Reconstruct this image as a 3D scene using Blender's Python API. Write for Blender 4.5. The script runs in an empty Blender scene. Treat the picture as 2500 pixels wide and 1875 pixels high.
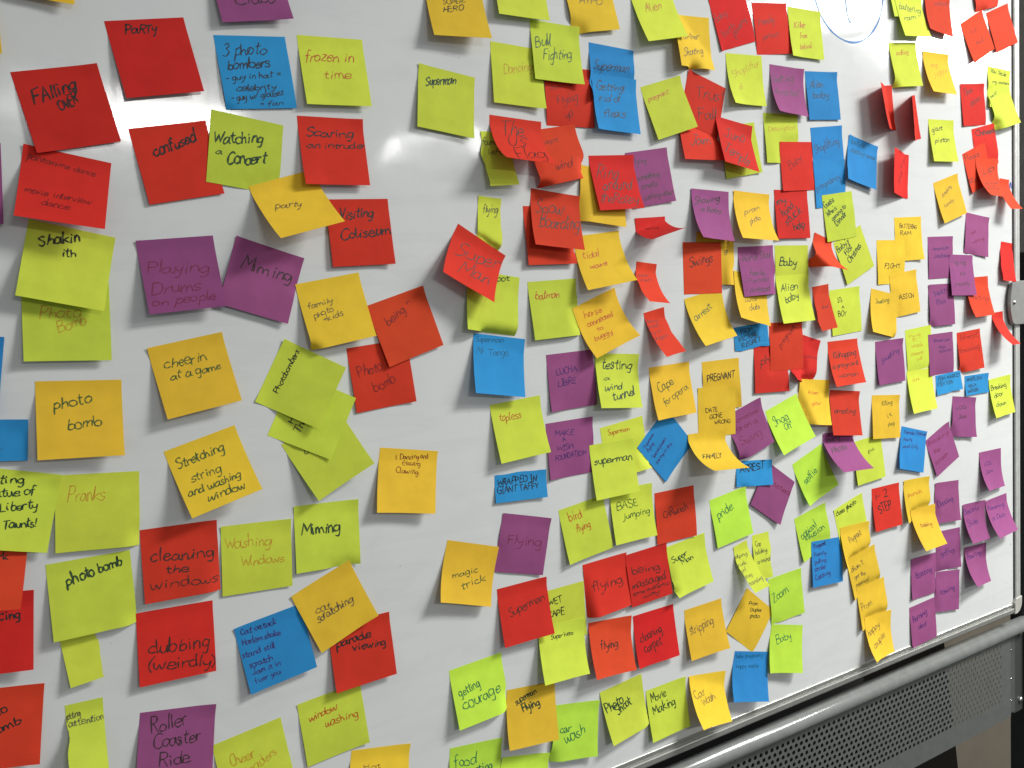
import bpy, math, random
import numpy as np
from mathutils import Matrix, Vector

# ------------------------------------------------------------------ camera
scene = bpy.context.scene
ZC = 1.35            # height of the board's origin above the floor (m)
def W(X, Y, Z):      # board frame (right, up, towards the viewer) -> world
    return (X, -Z, Y + ZC)
CAMPOS = (-0.456544, 0.082345, 0.933801)
R0 = (0.85458796, -0.05600251, 0.51627816)
R1 = (-0.09414684, -0.99440178, 0.04797367)
R2 = (0.51070127, -0.08960368, -0.85507625)
cam_data = bpy.data.cameras.new("camera")
cam_data.sensor_width = 36.0
cam_data.lens = 2070.973 / 2500.0 * 36.0
cam_data.clip_start = 0.02
cam_data.clip_end = 60.0
cam = bpy.data.objects.new("camera", cam_data)
scene.collection.objects.link(cam)
def dirw(v): return Vector((v[0], -v[2], v[1]))
xr, yu, zb = dirw(R0), -dirw(R1), -dirw(R2)
M = Matrix.Identity(4)
for i in range(3):
    M[i][0], M[i][1], M[i][2] = xr[i], yu[i], zb[i]
M.translation = Vector(W(*CAMPOS))
cam.matrix_world = M
scene.camera = cam

# ------------------------------------------------------------------ world, lamps, exposure
world = bpy.data.worlds.new("World"); scene.world = world
world.use_nodes = True
bg = world.node_tree.nodes['Background']
bg.inputs[0].default_value = (0.93, 0.97, 1.0, 1)
bg.inputs[1].default_value = 0.25
scene.view_settings.view_transform = 'Standard'
scene.view_settings.look = 'None'
scene.view_settings.exposure = 0.0
scene.view_settings.gamma = 1.0

def lamp(name, X, Y, Z, sx, sz, power, tilt=0.0, col=(1.0, 0.985, 0.955)):
    d = bpy.data.lights.new(name, 'AREA'); d.shape = 'RECTANGLE'
    d.size = sx; d.size_y = sz; d.energy = power; d.color = col
    o = bpy.data.objects.new(name, d); scene.collection.objects.link(o)
    o.location = W(X, Y, Z)          # area lamps shine along local -Z = straight down
    return o
for a in [('ceiling_lamp', 2.25, 1.8, 1.6, 1.2, 0.6, 148), ('ceiling_lamp', 3.65, 1.65, 2.3, 1.0, 0.5, 36), ('ceiling_lamp', 0.5, 1.5, 5.25, 1.25, 0.32, 125), ('ceiling_lamp', 3.1, 1.5, 6.1, 1.2, 0.3, 24), ('ceiling_lamp', 5.0, 1.6, 2.4, 1.4, 0.6, 95), ('ceiling_lamp', 6.8, 1.6, 2.4, 1.4, 0.6, 95)]: lamp(*a)

# ------------------------------------------------------------------ helpers
def nodes(name):
    m = bpy.data.materials.new(name); m.use_nodes = True
    nt = m.node_tree; return m, nt, nt.nodes['Principled BSDF']
def tex_noise(nt, scale, detail=4.0, rough=0.6, coord='Object'):
    tc = nt.nodes.new('ShaderNodeTexCoord'); n = nt.nodes.new('ShaderNodeTexNoise')
    n.inputs['Scale'].default_value = scale; n.inputs['Detail'].default_value = detail
    n.inputs['Roughness'].default_value = rough
    nt.links.new(tc.outputs[coord], n.inputs['Vector']); return n
def ramp(nt, src, stops):
    r = nt.nodes.new('ShaderNodeValToRGB')
    e = r.color_ramp.elements
    e[0].position, e[0].color = stops[0][0], stops[0][1]
    e[1].position, e[1].color = stops[-1][0], stops[-1][1]
    for p, c in stops[1:-1]:
        q = e.new(p); q.color = c
    nt.links.new(src, r.inputs[0]); return r
def bump(nt, src, bsdf, strength, dist):
    b = nt.nodes.new('ShaderNodeBump'); b.inputs['Strength'].default_value = strength
    b.inputs['Distance'].default_value = dist
    nt.links.new(src, b.inputs['Height']); nt.links.new(b.outputs[0], bsdf.inputs['Normal'])

def paper(name, c):
    m, nt, b = nodes(name)
    n = tex_noise(nt, 38.0, 5.0, 0.65)
    lo = tuple(x * 0.93 for x in c) + (1,); hi = tuple(min(1, x * 1.05) for x in c) + (1,)
    r = ramp(nt, n.outputs['Fac'], [(0.3, lo), (0.7, hi)])
    oi = nt.nodes.new('ShaderNodeObjectInfo'); mr = nt.nodes.new('ShaderNodeMapRange')
    mr.inputs[3].default_value = 0.88; mr.inputs[4].default_value = 1.06
    nt.links.new(oi.outputs['Random'], mr.inputs[0])
    hs = nt.nodes.new('ShaderNodeHueSaturation'); nt.links.new(mr.outputs[0], hs.inputs['Value'])
    mh = nt.nodes.new('ShaderNodeMapRange'); mh.inputs[3].default_value = 0.494; mh.inputs[4].default_value = 0.506
    wn = nt.nodes.new('ShaderNodeTexWhiteNoise'); wn.noise_dimensions = '1D'; nt.links.new(oi.outputs['Random'], wn.inputs['W'])
    nt.links.new(wn.outputs['Value'], mh.inputs[0]); nt.links.new(mh.outputs[0], hs.inputs['Hue'])
    nt.links.new(r.outputs[0], hs.inputs['Color'])
    nt.links.new(hs.outputs[0], b.inputs['Base Color'])
    b.inputs['Roughness'].default_value = 0.82
    b.inputs['Specular IOR Level'].default_value = 0.25
    f = tex_noise(nt, 1400.0, 3.0, 0.7)
    bump(nt, f.outputs['Fac'], b, 0.35, 0.00012)
    t = nt.nodes.new('ShaderNodeBsdfTranslucent'); nt.links.new(hs.outputs[0], t.inputs[0])
    mx = nt.nodes.new('ShaderNodeMixShader'); mx.inputs[0].default_value = 0.10
    out = nt.nodes['Material Output']
    nt.links.new(b.outputs[0], mx.inputs[1]); nt.links.new(t.outputs[0], mx.inputs[2])
    nt.links.new(mx.outputs[0], out.inputs[0])
    return m
PAPER = {
 'R': paper('red_paper', (0.74, 0.046, 0.020)),
 'Y': paper('lime_paper', (0.68, 0.80, 0.075)),
 'L': paper('bright_lime_paper', (0.58, 0.90, 0.075)),
 'O': paper('golden_orange_paper', (0.90, 0.600, 0.042)),
 'B': paper('blue_paper', (0.030, 0.300, 0.680)),
 'P': paper('purple_paper', (0.335, 0.085, 0.240)),
}
def ink(name, c, alpha):
    m, nt, b = nodes(name)
    b.inputs['Base Color'].default_value = c + (1,)
    b.inputs['Roughness'].default_value = 0.6
    tr = nt.nodes.new('ShaderNodeBsdfTransparent'); mx = nt.nodes.new('ShaderNodeMixShader')
    n = tex_noise(nt, 700.0, 3.0, 0.6)
    r = ramp(nt, n.outputs['Fac'], [(0.25, (alpha*0.72,)*3+(1,)), (0.7, (min(1, alpha*1.08),)*3+(1,))])
    out = nt.nodes['Material Output']
    nt.links.new(r.outputs[0], mx.inputs[0]); nt.links.new(tr.outputs[0], mx.inputs[1])
    nt.links.new(b.outputs[0], mx.inputs[2]); nt.links.new(mx.outputs[0], out.inputs[0])
    return m
INK = {  # key: (material, line width in m)
 'K': (ink('black_marker_ink', (0.012, 0.014, 0.014), 0.96), 0.00136),
 'k': (ink('black_pen_ink', (0.030, 0.022, 0.018), 0.84), 0.00100),
 'G': (ink('dark_green_ink', (0.010, 0.050, 0.020), 0.94), 0.00130),
 'g': (ink('green_ink', (0.030, 0.110, 0.025), 0.82), 0.00095),
 't': (ink('teal_ink', (0.010, 0.190, 0.080), 0.85), 0.00105),
 'o': (ink('orange_red_ink', (0.620, 0.090, 0.020), 0.72), 0.00095),
 'c': (ink('faint_orange_ink', (0.700, 0.300, 0.030), 0.50), 0.00090),
 'p': (ink('pencil_grey_ink', (0.080, 0.070, 0.070), 0.60), 0.00105),
 'r': (ink('faint_dark_red_ink', (0.220, 0.012, 0.012), 0.62), 0.00105),
 'm': (ink('maroon_ink', (0.230, 0.010, 0.045), 0.62), 0.00090),
 'n': (ink('brown_ink', (0.260, 0.060, 0.010), 0.80), 0.00090),
 'b': (ink('blue_violet_ink', (0.055, 0.018, 0.180), 0.78), 0.00100),
 'T': (ink('faint_teal_ink', (0.005, 0.120, 0.210), 0.60), 0.00085),
}

def mesh_obj(name, verts, faces, mat, parent=None, smooth=False, loc=(0, 0, 0), kind=None):
    me = bpy.data.meshes.new(name)
    me.from_pydata([tuple(v) for v in verts], [], faces)
    me.materials.append(mat)
    if smooth:
        me.polygons.foreach_set('use_smooth', [True] * len(me.polygons))
    me.update()
    o = bpy.data.objects.new(name, me); scene.collection.objects.link(o)
    o.location = loc
    if parent: o.parent = parent
    if kind: o['kind'] = kind
    return o
def empty(name, loc, label, cat, group=None):
    o = bpy.data.objects.new(name, None); scene.collection.objects.link(o)
    o.empty_display_size = 0.02
    o.location = loc; o['label'] = label; o['category'] = cat
    if group: o['group'] = group
    return o

# ------------------------------------------------------------------ single stroke handwriting
GL = {
'a':(5.8,"4.0,4.3 2.2,5.0 .5,3.2 .6,1.0 1.9,.1 3.4,1.4 4.1,4.4|!4.2,5.1 4.3,.9 5.7,.1"),
'b':(5.0,"1,9 .8,4 .8,.6|.8,3.4 2.4,5 4.3,3.6 4.1,1 2.4,0 .8,1"),
'c':(4.6,"4,4.2 2.6,5.1 .7,3.6 .6,1.4 2.2,.1 4.1,1"),
'd':(5.4,"4.1,4.2 2.3,5 .5,3.2 .6,1 2,.1 3.8,1.4 4.3,4.5|4.4,9.2 4.2,4 4.5,.2"),
'e':(4.8,"1,2.6 3.9,3 3.4,4.8 1.8,4.9 .6,3 .8,.9 2.4,0 4.4,1.2"),
'f':(3.8,"3.8,8.3 2.6,9 1.6,7.4 1.5,3.5 1.3,-.8|.1,4.9 3.3,5.2"),
'g':(5.2,"4.2,4.4 2.4,5.1 .6,3.5 .8,1.2 2.3,.6 3.9,2 4.3,4.7|4.3,4.7 4.2,0 3.2,-3.4 .9,-3"),
'h':(5.2,"1,9.2 .9,4 .8,0|.9,2.8 2.6,4.9 3.9,3.6 4.2,.1"),
'i':(3.2,"!1.5,4.9 1.5,2 1.7,.1|!1.5,7.5 1.8,6.6"),
'j':(2.6,"1.6,4.8 1.5,0 .9,-3.2 -.7,-2.8|1.6,7 1.7,6.5"),
'k':(4.8,"1,9.1 .9,4 .8,0|!3.9,4.9 .9,2.4 4.3,0"),
'l':(2.4,"1.2,9.2 1.1,4 1.4,.1"),
'm':(7.2,"!.7,4.8 .8,0|.8,2.8 2,4.9 3.1,3.8 3.3,.2|3.3,2.8 4.6,4.9 5.8,3.8 6.2,.1"),
'n':(5.0,"!.8,4.9 .8,0|.8,2.8 2.4,5 3.8,3.8 4.2,.1"),
'o':(4.8,"2.4,5.1 .7,3.9 .6,1.3 2.2,0 4,1.2 4.1,3.8 2.4,5.1"),
'p':(5.0,"1,5 .9,1 .7,-4|.9,3.5 2.6,5.2 4.3,3.7 4,1.1 2.3,.2 .9,1.2"),
'q':(5.0,"4.2,4.4 2.3,5 .6,3.2 .9,1 2.5,.3 4,2 4.2,4.6 4,0 4.1,-3.8"),
'r':(3.8,"!.8,4.9 .9,0|.9,2.8 2.1,4.7 3.6,4.6"),
's':(4.2,"3.6,4.4 2.2,5.1 .9,4.2 1.6,2.9 3.2,2 3.1,.5 1.6,-.1 .4,.7"),
't':(3.8,"1.8,7.8 1.6,3.5 1.9,.5 3.2,.4|.3,5.2 3.5,5.4"),
'u':(5.0,".8,4.9 .8,1.5 2.2,.1 3.7,1.4 4.2,4.8|4.2,4.8 4.1,1.4 4.8,.1"),
'v':(4.6,"!.5,4.9 2.1,.1 4.2,5"),
'w':(6.6,".5,4.9 1,1 2.1,.2 3.2,3.6|3.2,3.6 3.8,.6 4.8,.3 6.1,5"),
'x':(4.6,"!.6,4.8 4.1,.1|!4,4.9 .5,0"),
'y':(4.8,".7,4.9 1,2.4 2.4,1.4 4,3|4.3,4.9 3.6,0 2.4,-3.4 .8,-3.6"),
'z':(4.6,"!.6,4.8 4,4.9 .6,.3 4.3,.2"),
'A':(6.4,"!.5,0 3,9 5.4,0|!1.4,3.4 4.7,3.6"),
'B':(6.0,"!.9,9 .8,0|.8,9 4.2,8.8 4.2,5.4 1,4.8|1,4.8 5,4.2 5,.6 .8,0"),
'C':(6.0,"5.4,7.8 3.4,9.1 .9,6.6 .9,2.2 3,0 5.4,1.2"),
'D':(6.4,"!1,9 .9,0|.7,9 4,8.4 5.8,5.2 4.6,1.2 .7,0"),
'E':(5.4,"!1,9 .9,0 4.8,.1|!1,9 4.7,9|!1,4.8 4,4.9"),
'F':(5.4,"!1,9 .8,0|!.6,9 5,9.1|!.9,4.8 4,5"),
'G':(6.4,"5.4,7.8 3.4,9.1 .9,6.4 .9,2.2 3,0 5.3,1.4 5.4,4|!3.2,4 6,4.1"),
'H':(6.2,"!.9,9 .8,0|!5.2,9 5.2,0|!.9,4.7 5.2,4.8"),
'I':(3.6,"!1.8,9 1.8,0|!.4,9 3.2,9|!.3,0 3.3,0"),
'J':(5.0,"3.6,9 3.6,3 2.4,.1 .5,1.8|!1.4,9 5,9"),
'K':(5.8,"!1,9 .9,0|!5,9 1,4.2 5.4,0"),
'L':(5.0,"!1,9 .9,0 4.8,.2"),
'M':(7.4,"!.6,0 1.2,9 3.6,2.6 6,9 6.7,0"),
'N':(6.4,"!.8,0 .9,9 5.2,.2 5.4,9"),
'O':(6.6,"3.3,9 .9,7 .8,2.4 3,0 5.5,1.8 5.7,6.6 3.3,9"),
'P':(5.8,"!1,9 .8,0|.8,8.9 4,8.8 5,6.6 3.8,4.6 .9,4.3"),
'R':(6.0,"!1,9 .8,0|.8,8.9 4,8.8 4.9,6.8 3.6,4.9 1,4.6|!2.4,4.6 5.3,0"),
'S':(5.4,"4.8,7.8 3,9.1 1,7.6 1.8,5.4 4.2,3.8 4.4,1.4 2.4,-.1 .5,1.2"),
'T':(5.8,"!2.9,9 2.8,0|!.3,9 5.6,9.1"),
'U':(6.2,"1,9 .9,2.6 3,0 5.1,2.4 5.2,9"),
'V':(6.0,"!.5,9 2.9,0 5.6,9"),
'W':(8.0,"!.4,9 2.1,0 3.9,6.6 5.6,0 7.6,9.2"),
'Y':(5.6,"!.5,9 2.8,4.6 5.2,9|!2.8,4.6 2.6,0"),
'Z':(5.6,"!.6,9 5,9 .5,0 5.2,0"),
'1':(3.0,"!1.6,8.6 1.5,0"),
'2':(5.2,".7,7.2 2.6,9 4.4,7.4 3.4,4.2 .6,0|!.6,0 4.8,.2"),
'3':(5.2,".8,8.2 2.8,9.1 4.2,7.4 2.2,5 4.5,3 3,0 .6,.7"),
'-':(4.0,"!.6,3.4 3.4,3.6"),
'=':(4.4,"!.6,4.4 3.8,4.6|!.6,2.4 3.8,2.6"),
'+':(4.4,"!.4,3.4 4,3.6|!2.2,5.6 2.2,1.4"),
'/':(3.8,"!.4,-.6 3.4,8.6"),
'.':(2.0,"!.8,.5 1.1,0"),
"'":(1.8,"!1,9 .8,7.4"),
'"':(3.0,"!.8,9 .7,7.2|!2,9 1.9,7.2"),
'(':(3.2,"2.6,9.6 1,6.6 .9,2.4 2.6,-1.2"),
')':(3.2,".6,9.6 2.2,6.6 2.3,2.4 .6,-1.2"),
'!':(2.4,"!1.4,9.4 1.1,2.6|!1.1,.6 1,0"),
' ':(3.4,""),
}
def strokes(ch):
    adv, s = GL.get(ch, GL['o'])
    out = []
    for st in s.split('|'):
        if not st: continue
        straight = st[0] == '!'
        pts = [tuple(float(q) for q in p.split(',')) for p in st.lstrip('!').split()]
        out.append((straight, pts))
    return adv, out
def catmull(pts, n=4):
    P = [pts[0]] + list(pts) + [pts[-1]]
    out = []
    for i in range(1, len(P) - 2):
        p0, p1, p2, p3 = P[i-1], P[i], P[i+1], P[i+2]
        for k in range(n):
            t = k / n
            out.append(tuple(0.5 * ((2*p1[a]) + (-p0[a]+p2[a])*t + (2*p0[a]-5*p1[a]+4*p2[a]-p3[a])*t*t
                       + (-p0[a]+3*p1[a]-3*p2[a]+p3[a])*t**3) for a in (0, 1)))
    out.append(P[-2]); return out
def text_lines(txt, rng):
    """unit strokes of a whole line; x advances, y in glyph units (cap height 9)"""
    x = 0.0; res = []; last = None; joined = rng.random() < 0.55
    for ch in txt:
        adv, ss = strokes(ch)
        sx = rng.uniform(.86, 1.16); sy = rng.uniform(.84, 1.14); dy = rng.uniform(-.6, .6); sk = rng.uniform(-.12, .12)
        first = True; end = None
        for straight, pts in ss:
            q = [(px + rng.uniform(-.27, .27), py + rng.uniform(-.3, .3)) for px, py in pts]
            if straight:
                r = []
                for a, b in zip(q[:-1], q[1:]):
                    r += [(a[0]+(b[0]-a[0])*t, a[1]+(b[1]-a[1])*t) for t in (0, .34, .67)]
                r.append(q[-1])
            else:
                r = catmull(q, 4)
            cur = [(x + (px + sk*py)*sx, py*sy + dy) for px, py in r]
            if joined and first and last and ch.islower() and rng.random() < 0.7:
                a, b = last, cur[0]
                if a[1] < 2.2 and 0 < b[0] - a[0] < 3.2:
                    res.append([a, (a[0] + (b[0]-a[0])*.45, a[1] + (b[1]-a[1])*.18), (a[0] + (b[0]-a[0])*.8, a[1] + (b[1]-a[1])*.62), b])
            first = False
            res.append(cur); end = cur[-1]
        last = end if ch.islower() else None
        x += adv * sx * 0.90 * rng.uniform(.92, 1.1)
    return x, res
def ribbon(path, width, V, F, place):
    """path: 2-D points in metres; place(x, y) -> 3-D point. Adds a flat pen line."""
    n = len(path)
    if n < 2: return
    base = len(V); prev = (1.0, 0.0)
    for i, (x, y) in enumerate(path):
        a = path[max(0, i-1)]; b = path[min(n-1, i+1)]
        dx, dy = b[0]-a[0], b[1]-a[1]; L = math.hypot(dx, dy)
        if L < 1e-7: dx, dy = prev
        else: dx, dy = dx/L, dy/L
        prev = (dx, dy)
        w = width * 0.5 * (0.7 if i in (0, n-1) else 1.0) * (1.0 + 0.28*math.sin(i*0.9 + n*1.7 + base*0.37))
        ex = (-w*0.6 if i == 0 else (w*0.6 if i == n-1 else 0.0))
        cx, cy = x + dx*ex, y + dy*ex
        V.append(place(cx - dy*w, cy + dx*w)); V.append(place(cx + dy*w, cy - dx*w))
    for i in range(n-1):
        q = base + 2*i; F.append((q, q+2, q+3, q+1))

# ------------------------------------------------------------------ the whiteboard
def white_surface():
    m, nt, b = nodes('enamel_whiteboard')
    n1 = tex_noise(nt, 2.2, 6.0, 0.6)
    n2 = nt.nodes.new('ShaderNodeTexNoise'); n2.inputs['Scale'].default_value = 9.0; n2.inputs['Detail'].default_value = 8.0
    n2.inputs['Roughness'].default_value = 0.7; n2.inputs['Distortion'].default_value = 1.2
    tc = nt.nodes.new('ShaderNodeTexCoord'); nt.links.new(tc.outputs['Object'], n2.inputs['Vector'])
    r1 = ramp(nt, n1.outputs['Fac'], [(0.3, (0.70, 0.725, 0.72, 1)), (0.7, (0.735, 0.755, 0.74, 1))])
    r2 = ramp(nt, n2.outputs['Fac'], [(0.52, (1, 1, 1, 1)), (0.72, (0.95, 0.955, 0.96, 1))])
    mx = nt.nodes.new('ShaderNodeMix'); mx.data_type = 'RGBA'; mx.blend_type = 'MULTIPLY'; mx.inputs[0].default_value = 1.0
    nt.links.new(r1.outputs[0], mx.inputs[6]); nt.links.new(r2.outputs[0], mx.inputs[7])
    # wiped-off marker: faint streaks left by the eraser
    mp = nt.nodes.new('ShaderNodeMapping'); mp.inputs['Scale'].default_value = (4.0, 1.0, 26.0); mp.inputs['Rotation'].default_value = (0, 0.5, 0)
    nt.links.new(tc.outputs['Object'], mp.inputs['Vector'])
    n3 = nt.nodes.new('ShaderNodeTexNoise'); n3.inputs['Scale'].default_value = 1.6; n3.inputs['Detail'].default_value = 7.0; n3.inputs['Distortion'].default_value = 0.6
    nt.links.new(mp.outputs[0], n3.inputs['Vector'])
    r3 = ramp(nt, n3.outputs['Fac'], [(0.50, (1, 1, 1, 1)), (0.60, (0.955, 0.96, 0.965, 1)), (0.66, (0.99, 0.99, 0.99, 1)), (0.78, (0.93, 0.94, 0.955, 1))])
    m3 = nt.nodes.new('ShaderNodeMix'); m3.data_type = 'RGBA'; m3.blend_type = 'MULTIPLY'; m3.inputs[0].default_value = 0.8
    nt.links.new(mx.outputs[2], m3.inputs[6]); nt.links.new(r3.outputs[0], m3.inputs[7])
    nt.links.new(m3.outputs[2], b.inputs['Base Color'])
    rr = ramp(nt, n2.outputs['Fac'], [(0.4, (0.055, 0.055, 0.055, 1)), (0.75, (0.14, 0.14, 0.14, 1))])
    nt.links.new(rr.outputs[0], b.inputs['Roughness'])
    b.inputs['IOR'].default_value = 1.5
    # the thin steel sheet is slightly wavy, so reflections wander
    wv = nt.nodes.new('ShaderNodeTexNoise'); wv.inputs['Scale'].default_value = 5.0; wv.inputs['Detail'].default_value = 1.5
    nt.links.new(tc.outputs['Object'], wv.inputs['Vector'])
    bump(nt, wv.outputs['Fac'], b, 0.6, 0.0060)
    return m
def metal(name, c, rough, metallic=0.85, grain=60.0):
    m, nt, b = nodes(name)
    n = tex_noise(nt, grain, 4.0, 0.6)
    r = ramp(nt, n.outputs['Fac'], [(0.3, tuple(x*0.9 for x in c)+(1,)), (0.7, tuple(min(1, x*1.08) for x in c)+(1,))])
    nt.links.new(r.outputs[0], b.inputs['Base Color'])
    b.inputs['Roughness'].default_value = rough; b.inputs['Metallic'].default_value = metallic
    f = tex_noise(nt, 900.0, 2.0, 0.6); bump(nt, f.outputs['Fac'], b, 0.15, 0.0001)
    return m
M_WHITE = white_surface()
M_ALU = metal('satin_aluminium', (0.44, 0.45, 0.42), 0.36, 0.6)
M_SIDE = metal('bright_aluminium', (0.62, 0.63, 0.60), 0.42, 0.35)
M_CAP = metal('grey_plastic_cap', (0.46, 0.46, 0.42), 0.5, 0.0)
M_BRK = metal('grey_painted_bracket', (0.24, 0.245, 0.235), 0.5, 0.0)
M_BAR = metal('grey_powder_coat', (0.33, 0.345, 0.33), 0.22, 0.35)
M_PANEL = metal('grey_sheet_steel', (0.120, 0.130, 0.122), 0.5, 0.15)
M_POST = metal('dark_grey_post', (0.055, 0.062, 0.058), 0.5, 0.2)
M_POST2 = metal('grey_inner_post', (0.10, 0.102, 0.095), 0.5, 0.2)
M_POST_LIT = metal('lit_tone_post', (0.33, 0.325, 0.30), 0.55, 0.0)  # post grey lightened in the colour itself, standing in for lamplight on the top
M_SCREW = metal('zinc_screw', (0.75, 0.74, 0.68), 0.18, 1.0)
M_GAP = metal('black_gasket', (0.02, 0.022, 0.02), 0.7, 0.0)

BX0, BX1, BY0, BY1 = -0.95, 1.2655, -0.5765, 0.78
OUT = 0.0205
def profile_rail(name, prof, p0, p1, axis, mat, parent):
    """extrude a profile [(across, height)] from p0 to p1 along axis 'x' or 'y'"""
    V, F = [], []
    for e in (p0, p1):
        for a, z in prof:
            V.append(W(e, a, z) if axis == 'x' else W(a, e, z))
    n = len(prof)
    for i in range(n):
        j = (i+1) % n; F.append((i, j, n+j, n+i))
    F.append(tuple(range(n))[::-1]); F.append(tuple(range(n, 2*n)))
    return mesh_obj(name, V, F, mat, parent)
board = empty('whiteboard', (0, 0, 0), 'large glossy whiteboard in an aluminium frame, covered with sticky notes', 'whiteboard')
V = []; F = []
nx, ny = 2, 2
V = [W(BX0, BY0, 0), W(BX1, BY0, 0), W(BX1, BY1, 0), W(BX0, BY1, 0),
     W(BX0, BY0, -0.012), W(BX1, BY0, -0.012), W(BX1, BY1, -0.012), W(BX0, BY1, -0.012)]
F = [(0,1,2,3),(7,6,5,4),(0,4,5,1),(1,5,6,2),(2,6,7,3),(3,7,4,0)]
mesh_obj('writing_surface', V, F, M_WHITE, board)
def rail_profile(s, e0):   # s = +1 / -1 outward direction, e0 = inner edge coordinate
    q = [(0.0, -0.014), (0.0, 0.0014), (0.0010, 0.0022), (0.0058, 0.0024), (0.0066, 0.0008), (0.0086, 0.0006), (0.0096, 0.0036),
         (0.0110, 0.0044), (0.0180, 0.0044), (0.0200, 0.0034), (OUT, 0.0010), (OUT, -0.014)]
    p = [(e0 + s*a, z) for a, z in q]
    return p if s > 0 else p[::-1]
profile_rail('frame_rail', rail_profile(-1, BY0), BX0, BX1 - 0.004, 'x', M_ALU, board)
profile_rail('frame_rail', rail_profile(1, BY1), BX0, BX1 - 0.004, 'x', M_ALU, board)
def side_profile(s, e0):
    q = [(0.0026, -0.014), (0.0026, 0.0022), (0.0045, 0.0040), (0.0085, 0.0044), (0.0115, 0.0032), (0.0150, 0.0044), (0.0190, 0.0040), (0.0212, 0.0022), (0.0212, -0.014)]
    p = [(e0 + s*a, z) for a, z in q]
    return p if s < 0 else p[::-1]
profile_rail('frame_rail', side_profile(1, BX1), BY0 + 0.002, BY1 - 0.004, 'y', M_SIDE, board)
profile_rail('frame_rail', side_profile(-1, BX0), BY0 + 0.002, BY1 - 0.004, 'y', M_ALU, board)
# thin dark seam between sheet and side rail
V = [W(BX1 + 0.0000, BY0, 0.0012), W(BX1 + 0.0026, BY0, 0.0012), W(BX1 + 0.0026, BY1, 0.0012), W(BX1, BY1, 0.0012),
     W(BX1 + 0.0000, BY0, -0.01), W(BX1 + 0.0026, BY0, -0.01), W(BX1 + 0.0026, BY1, -0.01), W(BX1, BY1, -0.01)]
mesh_obj('edge_seam', V, F_BOX := [(0,1,2,3),(7,6,5,4),(0,4,5,1),(1,5,6,2),(2,6,7,3),(3,7,4,0)], M_GAP, board)
def prism(name, outline, z0, z1, mat, parent, bev=0.0012, loc=None):
    """flat outline (X, Y) between z0 (back) and z1 (front) with a small front bevel"""
    n = len(outline); cx = sum(p[0] for p in outline)/n; cy = sum(p[1] for p in outline)/n
    def inset(p, d):
        dx, dy = p[0]-cx, p[1]-cy; L = math.hypot(dx, dy) or 1
        return (p[0]-dx/L*d, p[1]-dy/L*d)
    rings = [[(x, y, z0) for x, y in outline], [(x, y, z1-bev) for x, y in outline],
             [inset(p, bev)+(z1,) for p in outline]]
    V = [W(*p) for r in rings for p in r]; F = []
    for k in range(2):
        for i in range(n):
            j = (i+1) % n; F.append((k*n+i, k*n+j, (k+1)*n+j, (k+1)*n+i))
    F.append(tuple(range(2*n, 3*n))); F.append(tuple(range(n))[::-1])
    return mesh_obj(name, V, F, mat, parent)
def arc(cx, cy, r, a0, a1, n):
    return [(cx + r*math.cos(math.radians(a0+(a1-a0)*i/n)), cy + r*math.sin(math.radians(a0+(a1-a0)*i/n))) for i in range(n+1)]
for sx, ex in ((1, BX1), (-1, BX0)):
    for sy, ey in ((-1, BY0), (1, BY1)):
        xi, yi = ex - sx*0.0035, ey - sy*0.0015
        o1 = [(xi, yi), (ex + sx*0.0015, ey - sy*0.0100), (ex + sx*0.0225, ey - sy*0.0120)]
        cxx, cyy = ex + sx*0.0015, ey + sy*0.0010
        a = arc(0, 0, 0.0205, 0, 90, 8)
        o1 += [(cxx + sx*p[0]*1.02, cyy + sy*p[1]*1.02) for p in a]
        o1 += [(xi, ey + sy*0.0215)]
        if sx*sy < 0: o1 = o1[::-1]
        o1 = o1[::-1]
        prism('corner_cap', o1, -0.015, 0.0058, M_CAP, board)

# marks drawn on the board itself
rng = random.Random(5)
def board_place(x, y): return W(x, y, 0.00025)
V, F = [], []
M_BLUEMARK = ink('blue_dry_marker', (0.05, 0.22, 0.55), 0.88)
circ = [(0.785 + 0.0885*math.cos(t)*(1+0.012*math.sin(2*t)), 0.574 + 0.0885*math.sin(t)) for t in [math.radians(a) for a in range(-200, 165, 6)]]
ribbon(circ, 0.0031, V, F, board_place)
ribbon(catmull([(0.7740, 0.606), (0.7752, 0.570), (0.7775, 0.538), (0.7832, 0.5207), (0.7890, 0.5170)], 5), 0.0028, V, F, board_place)
mesh_obj('drawn_circle', V, F, M_BLUEMARK, board)
V, F = [], []
scr = [(1.2500 + 0.0013*i + rng.uniform(-.001, .001), 0.2655 + (0.0055 if i % 2 else -0.0055) + rng.uniform(-.002, .002)) for i in range(12)]
ribbon(catmull(scr, 4), 0.0012, V, F, board_place)
mesh_obj('marker_scribble', V, F, ink('blue_marker', (0.02, 0.06, 0.45), 0.85), board)
V, F = [], []   # stray specks of marker
for (sx, sy, r) in [(-0.147,-0.013,.0009),(-0.30,-0.08,.0012),(0.035,0.39,.0010),(0.052,0.388,.0010),(1.243,-0.392,.0022),(1.252,-0.424,.0022),(1.256,-0.452,.0018),(1.2405,-0.529,.0016),(1.196,-0.551,.0013),(-0.07,-0.22,.0010),(0.03,0.12,.0010)] + [(rng.uniform(-.5,1.2), rng.uniform(-.55,.5), rng.uniform(.0004,.0009)) for _ in range(40)]:
    b0 = len(V)
    for k in range(6):
        a = k*math.pi/3; rr = r*rng.uniform(.6, 1.2)
        V.append(board_place(sx+rr*.5*math.cos(a), sy+rr*math.sin(a)))
    F.append(tuple(range(b0, b0+6)))
mesh_obj('marker_specks', V, F, ink('old_marker_specks', (0.12, 0.12, 0.13), 0.6), board, kind='stuff')

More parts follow.
